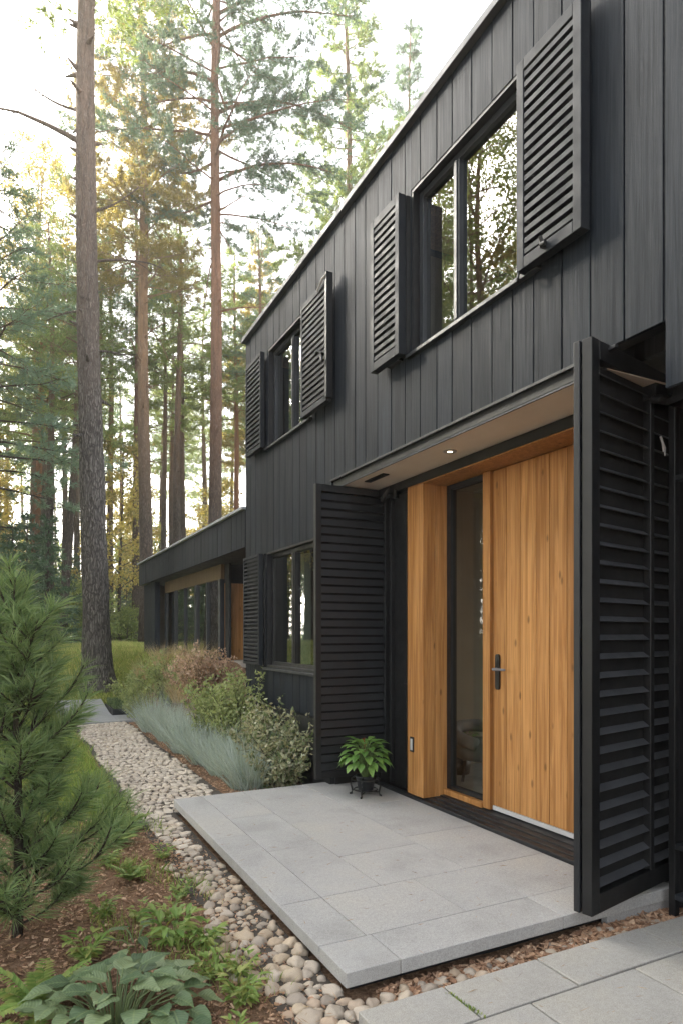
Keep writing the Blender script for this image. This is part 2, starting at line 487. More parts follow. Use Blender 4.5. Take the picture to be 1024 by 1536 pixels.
def m_ground():
    m, nt, p, _ = newmat('garden ground')
    tc = nt.nodes.new('ShaderNodeTexCoord'); vec = tc.outputs['Object']
    n1 = noise_tex(nt, vec, 28, 8, .8, .4); n2 = noise_tex(nt, vec, 90, 4, .8); n3 = noise_tex(nt, vec, 1.3, 4)
    mul_c = ramp(nt, n1, [(.26, (.05, .03, .019)), (.42, (.165, .098, .06)), (.56, (.29, .185, .118)), (.72, (.44, .31, .21))])
    mul_c = mix(nt, mul_c, ramp(nt, n2, [(.3, .45), (.62, 1.25)]), None, 'MULTIPLY', .9)
    lawn = ramp(nt, n1, [(.3, (.1, .12, .03)), (.6, (.2, .23, .06)), (.8, (.3, .28, .1))])
    lawn = mix(nt, lawn, ramp(nt, n3, [(.3, (.8, .95, .8)), (.7, (1.3, 1.1, .8))]), None, 'MULTIPLY', 1)
    at = nt.nodes.new('ShaderNodeAttribute'); at.attribute_name = 'lawn'
    ad = nt.nodes.new('ShaderNodeMath'); ad.operation = 'MULTIPLY_ADD'; ad.inputs[1].default_value = .7
    sb = nt.nodes.new('ShaderNodeMath'); sb.operation = 'SUBTRACT'; sb.inputs[1].default_value = .35
    nt.links.new(n3, ad.inputs[0]); nt.links.new(at.outputs['Fac'], ad.inputs[2]); nt.links.new(ad.outputs[0], sb.inputs[0])
    f = ramp(nt, sb.outputs[0], [(.35, 0), (.65, 1)])
    nt.links.new(mix(nt, mul_c, lawn, f), p.inputs['Base Color'])
    p.inputs['Roughness'].default_value = .95; p.inputs['Specular IOR Level'].default_value = .1
    bump(nt, mix(nt, n1, n2, None, 'MIX', .35), p, .8, .03)
    return m


GROUND = m_ground()

# ------------------------------------------------------------------ ground sheet
xs = np.unique(np.concatenate([np.arange(-4, 4.01, .16), np.arange(-16, 16, 1.0), np.arange(-60, 61, 6), np.linspace(-170, 170, 9)]))
ys = np.unique(np.concatenate([np.arange(-1, 21, .16), np.arange(-10, 40, 1.5), np.arange(-60, 120, 8), np.linspace(-120, 170, 9)]))
X, Y = np.meshgrid(xs, ys, indexing='ij')
Z = ground_z(X, Y)
mb = MB()
i, j = np.meshgrid(np.arange(len(xs) - 1), np.arange(len(ys) - 1), indexing='ij')
a = (i * len(ys) + j).ravel()
mb.add(np.stack([X, Y, Z], -1).reshape(-1, 3), np.stack([a, a + len(ys), a + len(ys) + 1, a + 1], -1))
ground = tag(mb.build('ground', GROUND, smooth=True), kind='structure')


def lawn_mask(x, y):
    x = np.asarray(x, float); y = np.asarray(y, float)
    far = sstep(11.0, 13, y)
    verge = sstep(.95, .7, x) * sstep(.0, .3, x) * sstep(4.6, 5.6, y)
    left = sstep(5.8, 7.5, y) * sstep(.9, .5, x)
    return np.maximum(np.maximum(far, verge), left)


atr = ground.data.attributes.new('lawn', 'FLOAT', 'POINT')
atr.data.foreach_set('value', lawn_mask(X, Y).astype(np.float32).ravel())

# ------------------------------------------------------------------ HOUSE
D = 2.5
def roof_z(y): return 4.945 - 0.0265 * (y - 2.0)
house = empty('house', (D, 5, 0), 'black timber house with louvred shutters and wooden front door', 'house')

OPEN_W = dict(near=(2.62, 3.86, 3.27, 4.42), far=(5.55, 6.70, 3.33, 4.40), low=(5.42, 6.75, .95, 2.20))


def boards(mb, y_lo, y_hi, zlo, zhi, openings, x, thick, width=.185, gap=.008, vary=.12, breaks=()):
    y = y_hi; edges = [y_hi]
    rnd = random.Random(3)
    while y > y_lo:
        y -= width * (1 + rnd.uniform(-vary, vary)); edges.append(max(y, y_lo))
    cuts = sorted(set([o[0] for o in openings] + [o[1] for o in openings] + list(breaks)))
    for b1, b0 in zip(edges[:-1], edges[1:]):
        segs = [b0 + gap / 2] + [c for c in cuts if b0 + gap < c < b1 - gap] + [b1 - gap / 2]
        dx = rnd.uniform(-.0012, .0012)
        for s0, s1 in zip(segs[:-1], segs[1:]):
            ym = (s0 + s1) / 2
            iv = [(zlo(ym), None)]
            for o in openings:
                if o[0] < ym < o[1]:
                    nv = []
                    for a_, b_ in iv:
                        lo = a_; hi = b_
                        if o[3] is None:
                            continue
                        if lo < o[2]: nv.append((lo, o[2]))
                        nv.append((max(lo, o[3]), hi))
                    iv = nv
            for a_, b_ in iv:
                z10 = zhi(s0) if b_ is None else b_
                z11 = zhi(s1) if b_ is None else b_
                if z10 - a_ < .01: continue
                x0, x1 = x + dx, x + thick
                mb.hexa([(x0, s0, a_), (x1, s0, a_), (x1, s1, a_), (x0, s1, a_), (x0, s0, z10), (x1, s0, z10), (x1, s1, z11), (x0, s1, z11)])


def clad_lo(y):
    if y > 5.12: return .55
    if y > 1.87: return 2.66
    return 2.37


mb = MB()
boards(mb, -2.0, 7.45, clad_lo, lambda y: roof_z(y) - .03, list(OPEN_W.values()), D, .022, breaks=(5.12, 1.87))
mb.build('cladding', CLAD, house, bevel=.002)

# backing shell behind the boards, in pieces round the openings
mb = MB()
XB = D + .024
def shell(y0, y1, z0, z1, x0=XB, x1=XB + .14): mb.box(x0, x1, y0, y1, z0, z1)
o = OPEN_W
# upper storey bands
shell(-2, o['near'][0], 2.70, 4.80); shell(o['near'][0], o['near'][1], 2.70, o['near'][2]); shell(o['near'][0], o['near'][1], o['near'][3], 4.80)
shell(o['near'][1], 5.13, 2.70, 4.80); shell(5.13, o['far'][0], 2.70, 4.76)
shell(o['far'][0], o['far'][1], 2.70, o['far'][2]); shell(o['far'][0], o['far'][1], o['far'][3], 4.76); shell(o['far'][1], 7.44, 2.70, 4.76)
# lower wall left of the porch
shell(5.13, o['low'][0], .55, 2.70); shell(o['low'][0], o['low'][1], .55, o['low'][2]); shell(o['low'][0], o['low'][1], o['low'][3], 2.70); shell(o['low'][1], 7.44, .55, 2.70)
# end walls and back of the block, rear openings added to daylight the rooms
mb.box(XB + .14, 6.4, 7.30, 7.44, -.2, 4.76); mb.box(6.4, 6.55, -2, .5, -.2, 4.74); mb.box(6.4, 6.55, 7.2, 7.44, -.2, 4.74); mb.box(6.4, 6.55, .5, 7.2, 2.69, 3.0); mb.box(6.4, 6.55, .5, 7.2, 4.5, 4.74); mb.box(XB, 6.55, -2.15, -2.0, -.2, 4.9)
# storey floor slab
mb.box(XB + .14, 6.39, 2.32, 7.30, 2.72, 2.9); mb.box(XB + .141, 6.39, -2, 2.318, 2.96, 3.0)
mb.build('wall', BLACKW, house)
mb = MB()
mb.box(D - .012, XB + .10, 5.13, 7.45, -.2, .535)
mb.build('plinth', DARKP, house)

# roof sheet and flashing, both falling gently to the far end
mb = MB()
def slab_sl(x0, x1, y0, y1, zo0, zo1):
    v = [(x0, y0, roof_z(y0) + zo0), (x1, y0, roof_z(y0) + zo0), (x1, y1, roof_z(y1) + zo0), (x0, y1, roof_z(y1) + zo0),
         (x0, y0, roof_z(y0) + zo1), (x1, y0, roof_z(y0) + zo1), (x1, y1, roof_z(y1) + zo1), (x0, y1, roof_z(y1) + zo1)]
    mb.hexa(v)
slab_sl(D + .05, 6.7, -2.2, 7.47, -.028, .01)
roof = mb.build('roof', DARKP, house)
mb = MB()
slab_sl(D - .045, D + .046, -2.2, 7.49, -.028, .022)
mb.build('flashing', FLASH, roof, bevel=.004)

# porch: trim band, soffit, black beam
mb = MB()
mb.box(D + .012, D + .05, 2.2, 5.12, 2.582, 2.657)
mb.box(D - .012, D + .010, 2.12, 5.13, 2.640, 2.657)
mb.build('porch_trim', DARKP, house, bevel=.002)
mb = MB()
mb.box(D + .013, D + .026, 2.2, 5.10, 2.572, 2.580)
mb.build('soffit_edge', FLASH, house)
mb = MB(); mb.box(D + .028, 3.0, 2.20, 5.10, 2.575, 2.581); mb.build('soffit', SOFFIT, house)
mb = MB(); mb.box(2.86, 3.1, 1.0, 2.318, 2.70, 2.955); mb.build('porch_end_soffit', BLACKW, house)
mb = MB(); mb.box(2.868, 2.96, 2.20, 5.10, 2.503, 2.572); mb.build('beam', BLACK, house, bevel=.003)
# soffit vent + downlight
mb = MB()
mb.box(2.60, 2.66, 4.42, 4.72, 2.5655, 2.5745)
mb.build('soffit_vent', DARKP, house, bevel=.002)
mb = MB(); mb.lathe([(.018, -.006), (.045, -.006), (.047, .0), (.018, .0)], 24, c=(2.70, 3.68, 2.574))
dl = mb.build('downlight', SILVER, house, smooth=True)
mb = MB(); mb.lathe([(.0005, -.003), (.0175, -.003)], 20, c=(2.70, 3.68, 2.574)); mb.build('lens', LAMPM, dl)

# porch walls: black jamb to the left, black back wall to the right
mb = MB()
mb.box(2.97, 3.08, 4.497, 4.92, .0, 2.69); mb.box(2.53, 3.2, 5.11, 5.13, -.1, 2.70)
mb.box(2.93, 2.968, 4.60, 4.63, .03, 2.48); mb.box(2.93, 2.968, 4.84, 4.87, .03, 2.48)
mb.box(2.9, 3.2, 4.97, 5.11, -.1, 2.69)
jamb = mb.build('porch_jamb', BLACK, house, bevel=.003)
mb = MB()
mb.box(3.12, 3.2, -2, 2.30, -.15, 2.69); mb.box(2.55, 3.12, -.1, 0.0, -.15, 2.69)
mb.box(2.56, 3.1, .0, 1.85, 2.40, 2.46)
mb.build('porch_side_wall', BLACKW, house)
mb = MB()
mb.box(2.80, 2.84, 1.80, 2.21, 2.68, 2.955)
mb.build('porch_infill_board', m_cladding('weathered grey board', (.05, .055, .06)), house)
mb = MB()
mb.box(2.925, 2.966, 4.505, 4.535, .86, 1.0); mb.box(2.90, 2.924, 4.512, 4.528, .88, .95); mb.tube([(2.91, 4.52, .91), (2.88, 4.52, .905), (2.88, 4.55, .90)], .008, 8)
mb.build('bolt', IRON, jamb, bevel=.002)
mb = MB()
for k in range(10):
    pass
mb.tube([(2.90, 4.93, 2.50), (2.86, 4.86, 2.47), (2.85, 4.80, 2.50), (2.87, 4.76, 2.55)], [.018, .024, .02, .012], 10)
mb.tube([(2.91, 4.70, 2.47), (2.87, 4.68, 2.46), (2.86, 4.66, 2.52)], [.014, .02, .012], 10)
mb.build('hinge_bracket', IRON, jamb, smooth=True)

# timber surround
mb = MB()
nb = 2
mb.box(2.870, 2.985, 4.262, 4.487, .03, 2.490)
mb.box(2.987, 3.16, 4.264, 4.487, .03, 2.490)
mb.build('timber_post', OAK, house, bevel=.003)
mb = MB(); mb.box(2.87, 3.16, 2.42, 2.64, .03, 2.490); mb.build('timber_post', OAK, house, bevel=.003)
mb = MB(); mb.box(2.871, 3.16, 2.42, 4.487, 2.4915, 2.501)
mb.build('timber_header', OAKD, house, bevel=.002)
mb = MB(); mb.box(3.07, 3.16, 3.708, 3.788, .05, 2.490); mb.build('timber_mullion', OAK, house, bevel=.002)
mb = MB(); mb.box(3.06, 3.16, 3.790, 4.258, .045, .085); mb.build('timber_sill', OAK, house, bevel=.002)
# outlet
mb = MB(); mb.box(2.862, 2.869, 4.388, 4.440, .37, .49)
ou = mb.build('wall_socket', BLACK, house, bevel=.002)
mb = MB(); mb.box(2.8585, 2.8615, 4.400, 4.428, .385, .475); mb.box(2.855, 2.858, 4.408, 4.42, .41, .445); mb.build('socket_flap', SILVER, ou, bevel=.001)

# sidelight
mb = MB()
mb.box(3.09, 3.15, 4.205, 4.256, .09, 2.488); mb.box(3.09, 3.15, 3.792, 3.81, .09, 2.488)
mb.box(3.09, 3.15, 3.812, 4.203, .09, .118); mb.box(3.09, 3.15, 3.812, 4.203, 2.45, 2.488)
sl = mb.build('sidelight', BLACK, house, bevel=.002)
mb = MB(); mb.box(3.115, 3.121, 3.812, 4.203, .12, 2.448); mb.build('pane', GLASSE, sl)

# front door
mb = MB()
yy = 3.702; rnd = random.Random(5)
while yy > 2.66:
    w = .135 * (1 + rnd.uniform(-.1, .12)); y0 = max(yy - w, 2.65)
    mb.box(3.094 + rnd.uniform(0, .0012), 3.15, y0 + .0024, yy - .0024, .086, 2.484)
    yy = y0
door = mb.build('front_door', OAK, house, bevel=.0015)
mb = MB(); mb.box(3.09, 3.15, 2.65, 3.702, .052, .083); mb.build('kick_strip', SILVER, door, bevel=.002)
mb = MB()
pl = []
for k in range(24):
    t = 2 * PI * k / 24
    cy, cz = .021 * math.cos(t), .021 * math.sin(t) + (.105 if math.sin(t) > 0 else -.105)
    pl.append((cy, cz))
vf = [(3.078, 3.642 + a_, 1.045 + b_) for a_, b_ in pl]; vb = [(3.0935, 3.642 + a_, 1.045 + b_) for a_, b_ in pl]
mb.add(vf + vb, [(k, (k + 1) % 24, 24 + (k + 1) % 24, 24 + k) for k in range(24)])
mb.F.append((np.array([list(range(24))]), 0))
hd = mb.build('handle_plate', BLACK, door)
mb = MB()
mb.tube([(3.078, 3.642, 1.065), (3.045, 3.642, 1.065), (3.035, 3.632, 1.065), (3.034, 3.60, 1.065), (3.036, 3.51, 1.066)], [.010, .010, .0105, .0095, .008], 12)
mb.build('lever', m_paint('grey lever', (.18, .18, .19), .3), hd, smooth=True)
mb = MB(); mb.lathe([(.0, .0), (.009, .0), (.009, .003)], 12, c=(0, 0, 0))
# threshold
mb = MB()
mb.box(2.855, 2.905, 2.32, 4.95, -.003, .022)
mb.box(2.908, 2.962, 2.32, 4.49, -.003, .028); mb.box(2.965, 3.02, 2.32, 4.255, -.003, .036); mb.box(3.023, 3.17, 2.32, 4.255, -.003, .043)
mb.build('threshold', DARKP, house, bevel=.003)


# ---- windows
def window(name, key, xin, mull, fw=.045, glass=GLASS, sillmat=FRAMEP):
    y0, y1, z0, z1 = OPEN_W[key]
    r = MB()
    r.box(D + .004, xin + .06, y0, y0 + .018, z0 + .001, z1 - .021); r.box(D + .004, xin + .06, y1 - .018, y1, z0 + .001, z1 - .021)
    r.box(D + .004, xin + .06, y0, y1, z1 - .02, z1)
    r.box(D + .004, xin + .06, y0 + .02, y1 - .02, z0 + .001, z0 + .02)
    f = MB()
    a0, a1, c0, c1 = y0 + .02, y1 - .02, z0 + .022, z1 - .022
    f.box(xin, xin + .06, a0, a0 + fw, c0, c1); f.box(xin, xin + .06, a1 - fw, a1, c0, c1)
    f.box(xin, xin + .06, a0 + fw + .001, a1 - fw - .001, c0, c0 + fw); f.box(xin, xin + .06, a0 + fw + .001, a1 - fw - .001, c1 - fw, c1)
    for mm, hw in mull:
        f.box(xin - .004, xin + .06, mm - hw, mm + hw, c0 + fw + .001, c1 - fw - .001)
        f.box(xin - .012, xin - .005, mm - hw * .45, mm + hw * .45, c0 + fw + .001, c1 - fw - .001)
    w = r.build(name, BLACK, house)
    f.build('window_frame', sillmat, w, bevel=.003)
    g = MB(); g.box(xin + .028, xin + .034, a0 + fw, a1 - fw, c0 + fw, c1 - fw); g.build('pane', glass, w)
    s = MB(); s.box(D - .035, D + .003, y0 - .02, y1 + .02, z0 - .028, z0 - .004); s.box(D + .004, xin - .001, y0 + .021, y1 - .021, z0 + .0205, z0 + .026)
    s.build('sill', FRAMEP, w, bevel=.003)
    return w


window('window', 'near', 2.555, [(3.41, .03)])
window('window', 'far', 2.56, [(6.14, .028)])
window('window', 'low', 2.56, [(6.12, .045)], .04, GLASS, BLACK)


# ---- shutters (local: x along the width, -y the outer face, z up)
def shutter(name, label, loc, rz, w, h, th, stile, rail, n, style, fmat, smat, back=True, latch=None, mid=None):
    f = MB()
    f.box(0, stile, 0, th, 0, h); f.box(w - stile, w, 0, th, 0, h)
    f.box(stile + .001, w - stile - .001, 0, th, 0, rail); f.box(stile + .001, w - stile - .001, 0, th, h - rail, h)
    if mid:
        f.box(mid - .018, mid + .018, -.002, th, rail + .001, h - rail - .001)
    o = f.build(name, fmat, house, loc, rz, bevel=.003)
    if label: o['label'] = label
    s = MB(); z0 = rail; z1 = h - rail; sp = (z1 - z0) / n
    spans = [(stile + .001, w - stile - .001)] if not mid else [(stile + .001, mid - .019), (mid + .019, w - stile - .001)]
    for xa, xb in spans:
        for k in range(n):
            zc = z0 + sp * (k + .5)
            if style == 'bar':
                hb = sp * .25; d0, d1 = .004, th * .75
                v = [(xa, d0, zc - hb), (xb, d0, zc - hb), (xb, d1, zc - hb + .01), (xa, d1, zc - hb + .01), (xa, d0, zc + hb), (xb, d0, zc + hb), (xb, d1, zc + hb + .01), (xa, d1, zc + hb + .01)]
            elif style == 'lap':
                v = [(xa, .008, zc - sp * .42), (xb, .008, zc - sp * .42), (xb, .016, zc - sp * .42), (xa, .016, zc - sp * .42),
                     (xa, .020, zc + sp * .32), (xb, .020, zc + sp * .32), (xb, .028, zc + sp * .32), (xa, .028, zc + sp * .32)]
            else:
                hh = .017
                v = [(xa, .004, zc - hh), (xb, .004, zc - hh), (xb, .011, zc - hh - .003), (xa, .011, zc - hh - .003),
                     (xa, .046, zc + hh * .75), (xb, .046, zc + hh * .75), (xb, .051, zc + hh * .6), (xa, .051, zc + hh * .6)]
            s.hexa(v)
    s.build('louvre', smat, o, local=True)
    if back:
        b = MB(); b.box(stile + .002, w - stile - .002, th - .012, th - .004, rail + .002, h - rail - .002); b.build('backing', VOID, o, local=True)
    return o


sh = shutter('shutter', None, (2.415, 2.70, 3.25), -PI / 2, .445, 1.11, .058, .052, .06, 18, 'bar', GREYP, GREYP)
b = MB(); b.box(.20, .222, -.03, -.001, .02, .055); b.tube([(.211, -.02, .04), (.211, -.034, .075)], .010, 8); b.tube([(.211, -.03, .03), (.245, -.03, .026)], .012, 10)
b.build('latch', IRON, sh, local=True, bevel=.002)
b = MB(); b.tube([(.01, .01, 0), (.005, .005, -.03), (-.01, .02, -.035), (-.015, .03, -.02)], .007, 8); b.build('hook', IRON, sh, local=True)
for z_ in (.05, 1.0):
    b = MB(); b.box(.03, .4, .062, .085, z_, z_ + .04); b.build('wall_bracket', BLACK, sh, local=True)
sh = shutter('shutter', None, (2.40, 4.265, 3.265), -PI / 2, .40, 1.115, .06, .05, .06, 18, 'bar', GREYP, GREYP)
b = MB(); b.box(.335, .40, .062, .097, .0, 1.115); b.build('side_panel', BLACK, sh, local=True)
b = MB(); b.box(.14, .3, .062, .1, .0, .03); b.build('wall_bracket', BLACK, sh, local=True)
sh = shutter('shutter', None, (2.41, 5.60, 3.315), -PI / 2, .55, 1.04, .05, .035, .05, 18, 'bar', GREYP, GREYP)
b = MB(); b.box(.552, .585, -.012, .05, .02, 1.09); b.build('edge_bar', BLACK, sh, local=True, bevel=.003)
b = MB(); b.tube([(.50, -.012, .42), (.44, -.03, .46), (.40, -.03, .46)], .012, 8); b.tube([(.50, -.02, .39), (.53, -.03, .34), (.53, -.03, .30)], .012, 8); b.build('latch', IRON, sh, local=True)
b = MB(); b.tube([(.40, -.012, 1.0), (.52, -.02, 1.05), (.57, -.012, 1.06)], .01, 8); b.build('stay', SILVER, sh, local=True)
shutter('shutter', None, (2.42, 7.22, 3.34), -PI / 2, .50, 1.04, .05, .03, .045, 18, 'bar', GREYP, GREYP)
b = MB()
shutter('shutter', None, (2.42, 7.30, .97), -PI / 2, .53, 1.22, .05, .03, .03, 26, 'bar', GREYP, GREYP)
b = MB(); b.box(2.475, 2.60, 6.752, 6.80, .96, 2.19); b.build('shutter_return', BLACK, house)

# entry shutters
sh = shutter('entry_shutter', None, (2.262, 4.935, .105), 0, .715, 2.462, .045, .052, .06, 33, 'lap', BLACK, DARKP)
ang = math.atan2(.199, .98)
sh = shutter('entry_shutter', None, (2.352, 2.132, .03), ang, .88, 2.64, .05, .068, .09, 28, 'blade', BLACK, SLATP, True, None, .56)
b = MB(); b.box(-.004, .045, .060, .092, 0, 2.64); b.box(.046, .84, .062, .09, .02, 2.62); b.build('folded_leaf', DARKP, sh, local=True, bevel=.004)
b = MB(); b.tube([(.64, -.004, 2.30), (.63, -.02, 2.26), (.64, -.02, 2.22)], .006, 8); b.tube([(.64, -.004, 2.30), (.655, -.02, 2.24), (.65, -.02, 2.20)], .004, 8); b.build('hook', SILVER, sh, local=True)

# ---- annex
AY0, AY1 = 7.47, 14.66
mb = MB()
boards(mb, AY0, AY1, lambda y: 2.35, lambda y: 2.795, [], D, .022, .2)
mb.build('annex_fascia', CLAD, house)
mb = MB(); mb.box(D + .026, 9, AY0, AY1 - .01, 2.36, 2.79); mb.build('annex_roof', DARKP, house)
mb = MB(); mb.box(D - .04, D + .12, AY0, AY1 + .03, 2.798, 2.832); mb.build('flashing', FLASHL, house, bevel=.004)
mb = MB(); mb.box(D + .025, 3.4, AY0, AY1 - .02, 2.352, 2.357); mb.build('annex_soffit', BLACKW, house)
mb = MB(); boards(mb, 13.42, 14.6, lambda y: .7, lambda y: 2.349, [], 2.60, .1, .3); mb.build('annex_pier', CLAD, house)
mb = MB()
GX = 2.80
mb.box(GX, GX + .06, 9.5, 13.41, 2.13, 2.349); mb.build('annex_transom', TANP, house)
mb = MB()
mb.box(GX - .012, GX + .06, 9.5, 13.41, .80, .948)
an = mb.build('annex_glazing', FRAMEP, house, bevel=.003)
for yq, hw in ((13.36, .04), (12.5, .02), (11.75, .015), (10.95, .07), (10.25, .02), (9.55, .05)):
    mb = MB(); mb.box(GX - .01, GX + .06, yq - hw, yq + hw, .95, 2.128); mb.build('mullion', FRAMEP, an, bevel=.003)
mb = MB()
ye = [13.32, 12.52, 12.48, 11.765, 11.735, 11.02, 10.88, 10.27, 10.23, 9.6]
for a_, b_ in zip(ye[0::2], ye[1::2]): mb.box(GX + .02, GX + .026, b_, a_, .95, 2.128)
mb.build('pane', GLASSA, an)
mb = MB()
mb.box(2.865, 4.2, 9.49, 9.53, .85, 2.068); mb.build('annex_timber_wall', OAK, house)
for q in ((2.865, 2.9, 9.30, 9.485, .9, 2.349), (2.6, 4.2, 7.46, 7.49, .8, 2.349), (3.5, 4.4, 9.06, 9.1, .9, 2.349), (2.865, 4.2, 9.49, 9.52, 2.07, 2.349)):
    mb = MB(); mb.box(*q); mb.build('annex_porch_wall', BLACKW, house)
mb = MB(); mb.box(4.15, 4.19, 7.6, 7.95, .95, 1.9); mb.build('annex_inner_door', BLACKW, house)
mb = MB(); mb.box(2.87, 7.5, 9.53, 14.6, .85, .92); mb.box(2.87, 4.4, 7.5, 9.52, .85, .92); mb.build('annex_floor', INFLOOR, house)
mb = MB(); mb.box(6.4, 6.5, 9.53, 14.5, .92, 2.35); mb.box(2.87, 6.4, 14.48, 14.6, .92, 2.35); mb.build('annex_inner_wall', INWALL, house)

# ---- interiors seen through the glass
mb = MB()
mb.box(3.21, 6.38, 1.95, 2.0, .04, 2.7); mb.build('hall_wall', INWALL, house)
mb = MB(); mb.box(3.21, 6.38, 5.14, 5.2, .04, 2.7)
mb.build('hall_wall', INWALL, house)
mb = MB(); mb.box(3.17, 6.38, 1.95, 5.13, -.05, .038); mb.box(2.7, 6.38, 5.21, 7.29, -.05, .03); mb.build('hall_floor', INFLOOR, house)
mb = MB(); mb.box(3.21, 6.38, 2.0, 5.13, 2.70, 2.715); mb.build('hall_ceiling', INWALL, house)
mb = MB(); mb.box(2.7, 6.38, -1, 4.49, 4.50, 4.53); mb.box(2.7, 6.38, 4.6, 7.2, 4.46, 4.49); mb.box(2.74, 2.80, 2.5, 2.62, 3.2, 4.5); mb.build('bedroom_ceiling', OAK, house)
mb = MB(); mb.box(2.7, 6.38, 4.5, 4.58, 2.92, 4.45); mb.build('bedroom_wall', INWALL, house)
# curtain behind the low window
mb = MB()
yy = np.linspace(5.5, 6.68, 120)
xx = 2.80 + .03 * np.sin(yy * 52) + .012 * np.sin(yy * 23)
keep = (yy > 6.28)
yc = yy[keep]; xc = xx[keep]; k = len(yc)
v = np.concatenate([np.stack([xc, yc, np.full(k, .99)], 1), np.stack([xc, yc, np.full(k, 2.17)], 1)])
mb.add(v, [(q, q + 1, k + q + 1, k + q) for q in range(k - 1)])
mb.build('curtain', CURT, house, smooth=True)

# ------------------------------------------------------------------ landing slab, pavers, path end slab
Zt = 0.0; TK = .06
mb = MB()
def tile(x0, x1, y0, y1, z1=0.0, tk=TK, g=.0015, m=0):
    mb.box(x0 + g, x1 - g, y0 + g, y1 - g, z1 - tk, z1 + random.uniform(-.0008, .0008), m)
XL, XR, YF, YB = 1.16, 2.853, 2.25, 5.24
tile(XL, 1.17 + .24, YF, 2.5); tile(1.41, 2.30, YF, 2.5); tile(2.30, 3.1, YF, 2.5)
tile(XL, 1.387, 2.5, 2.96); tile(1.387, 1.93, 2.5, 2.96); tile(1.93, 2.32, 2.5, 2.96); tile(2.32, XR, 2.5, 2.96)
tile(XL, 1.387, 2.96, 4.1); tile(XL, 1.387, 4.1, YB)
for x0, x1, yy in ((1.387, 1.73, [2.96, 3.72, 4.5, YB]), (1.73, 2.28, [2.96, 3.45, 4.2, YB]), (2.28, XR, [2.96, 3.6, 4.4, YB])):
    for a_, b_ in zip(yy[:-1], yy[1:]): tile(x0, x1, a_, b_)
land = mb.build('landing', GRAN, bevel=.003)
tag(land, 'raised grey granite landing slab in front of the wooden door', 'landing')
mb = MB()
mb.box(XL + .01, 3.09, YF + .03, YB - .02, -.07, -.012)
jb = mb.build('joint_bed', SOIL, land)
mb = MB()
mb.box(XL + .06, 3.0, YF + .08, YB - .03, -.2, -.072)
mb.build('landing_footing', BLACKW, land)
# plinth strip beyond the folding shutter
mb = MB(); mb.box(2.6, 3.1, 2.262, 2.30, -.14, -.062); mb.build('kerb_edge', GRAN, land, bevel=.003)

prow = [(2.10, 1.86, [1.125, 1.505, 1.985, 2.62, 3.3]), (1.86, 1.40, [1.10, 1.34, 1.73, 2.29, 2.9, 3.4]), (1.40, .95, [1.1, 1.6, 2.1, 2.7, 3.3]), (.95, .5, [1.2, 1.8, 2.4, 3.1])]
plab = [['front corner paver at the tip of the buff paving beside the pebbles', 'pale buff paver between the corner paver and the bark strip', 'wide buff paver along the bark strip with mossy joint', 'buff paver before the shelf rack legs'],
        ['small paver behind the corner paver at the picture edge', 'buff paver in the second paving row below the mossy joint', 'large paver in the second paving row with a dark speck', 'grey paver in the second row below the rack', 'end paver of the second row below the house wall'],
        ['first paver of the third paving row', 'second paver of the third paving row', 'third paver of the third paving row', 'fourth paver of the third paving row'],
        ['first paver of the last paving row', 'second paver of the last paving row', 'third paver of the last paving row']]
for ri, (yb, ya, xs_) in enumerate(prow[:2]):
    for ci, (x0, x1) in enumerate(zip(xs_[:-1], xs_[1:])):
        mb = MB(); g = .004
        mb.box(-(x1 - x0) / 2 + g, (x1 - x0) / 2 - g, -(yb - ya) / 2 + g, (yb - ya) / 2 - g, -.05, 0)
        p_ = mb.build('paver', PAVER, None, ((x0 + x1) / 2, (ya + yb) / 2, -.058 + random.uniform(-.002, .002)), bevel=.004)
        tag(p_, plab[ri][ci], 'paver', 'buff stone pavers in the front corner')

mb = MB()
def gslab(x0, x1, y0, y1, up=.03):
    mb.hexa([(x0, y0, gz(1.3, y0) - .06), (x1, y0, gz(1.3, y0) - .06), (x1, y1, gz(1.3, y1) - .06), (x0, y1, gz(1.3, y1) - .06),
             (x0, y0, gz(1.3, y0) + up), (x1, y0, gz(1.3, y0) + up), (x1, y1, gz(1.3, y1) + up), (x0, y1, gz(1.3, y1) + up)])
gslab(.72, 1.55, 10.95, 12.0); gslab(.72, 1.55, 12.006, 13.2)
tag(mb.build('path_slab', CONC, bevel=.004), 'smooth concrete slab at the far end of the cobbled path', 'slab')
mb = MB(); gslab(1.556, 2.12, 10.95, 11.7)
tag(mb.build('path_slab', CONC, bevel=.004), 'short concrete slab in front of the low box hedge', 'slab')

# ------------------------------------------------------------------ stones
def rock_mesh(seed, flat, name, mat, rough=.12, sub=2, square=0.0):
    import bmesh
    bm = bmesh.new(); bmesh.ops.create_icosphere(bm, subdivisions=sub, radius=1)
    rr = random.Random(seed); off = Vector((rr.uniform(0, 50), rr.uniform(0, 50), rr.uniform(0, 50)))
    for v in bm.verts:
        c = v.co.copy()
        if square:
            mxx = max(abs(c.x), abs(c.y)); c.xy = c.xy * (1 + square * (1 / max(mxx, .55) - 1))
        n_ = mnoise.noise(c * 1.1 + off) * rough * 2 + mnoise.noise(c * 2.7 + off) * rough
        v.co = c * (1 + n_); v.co.z *= flat
    for f in bm.faces: f.smooth = not square
    me = bpy.data.meshes.new(name); bm.to_mesh(me); bm.free(); me.materials.append(mat)
    return me


PM = [rock_mesh(s, .7 + .06 * (s % 3), 'pebble_mesh', PEB, .19, 3) for s in range(7)]
CM = [rock_mesh(40 + s, .55, 'cobble_mesh', COB, .2, 2, .75) for s in range(7)]
n_ind = 0
rnd = random.Random(21)


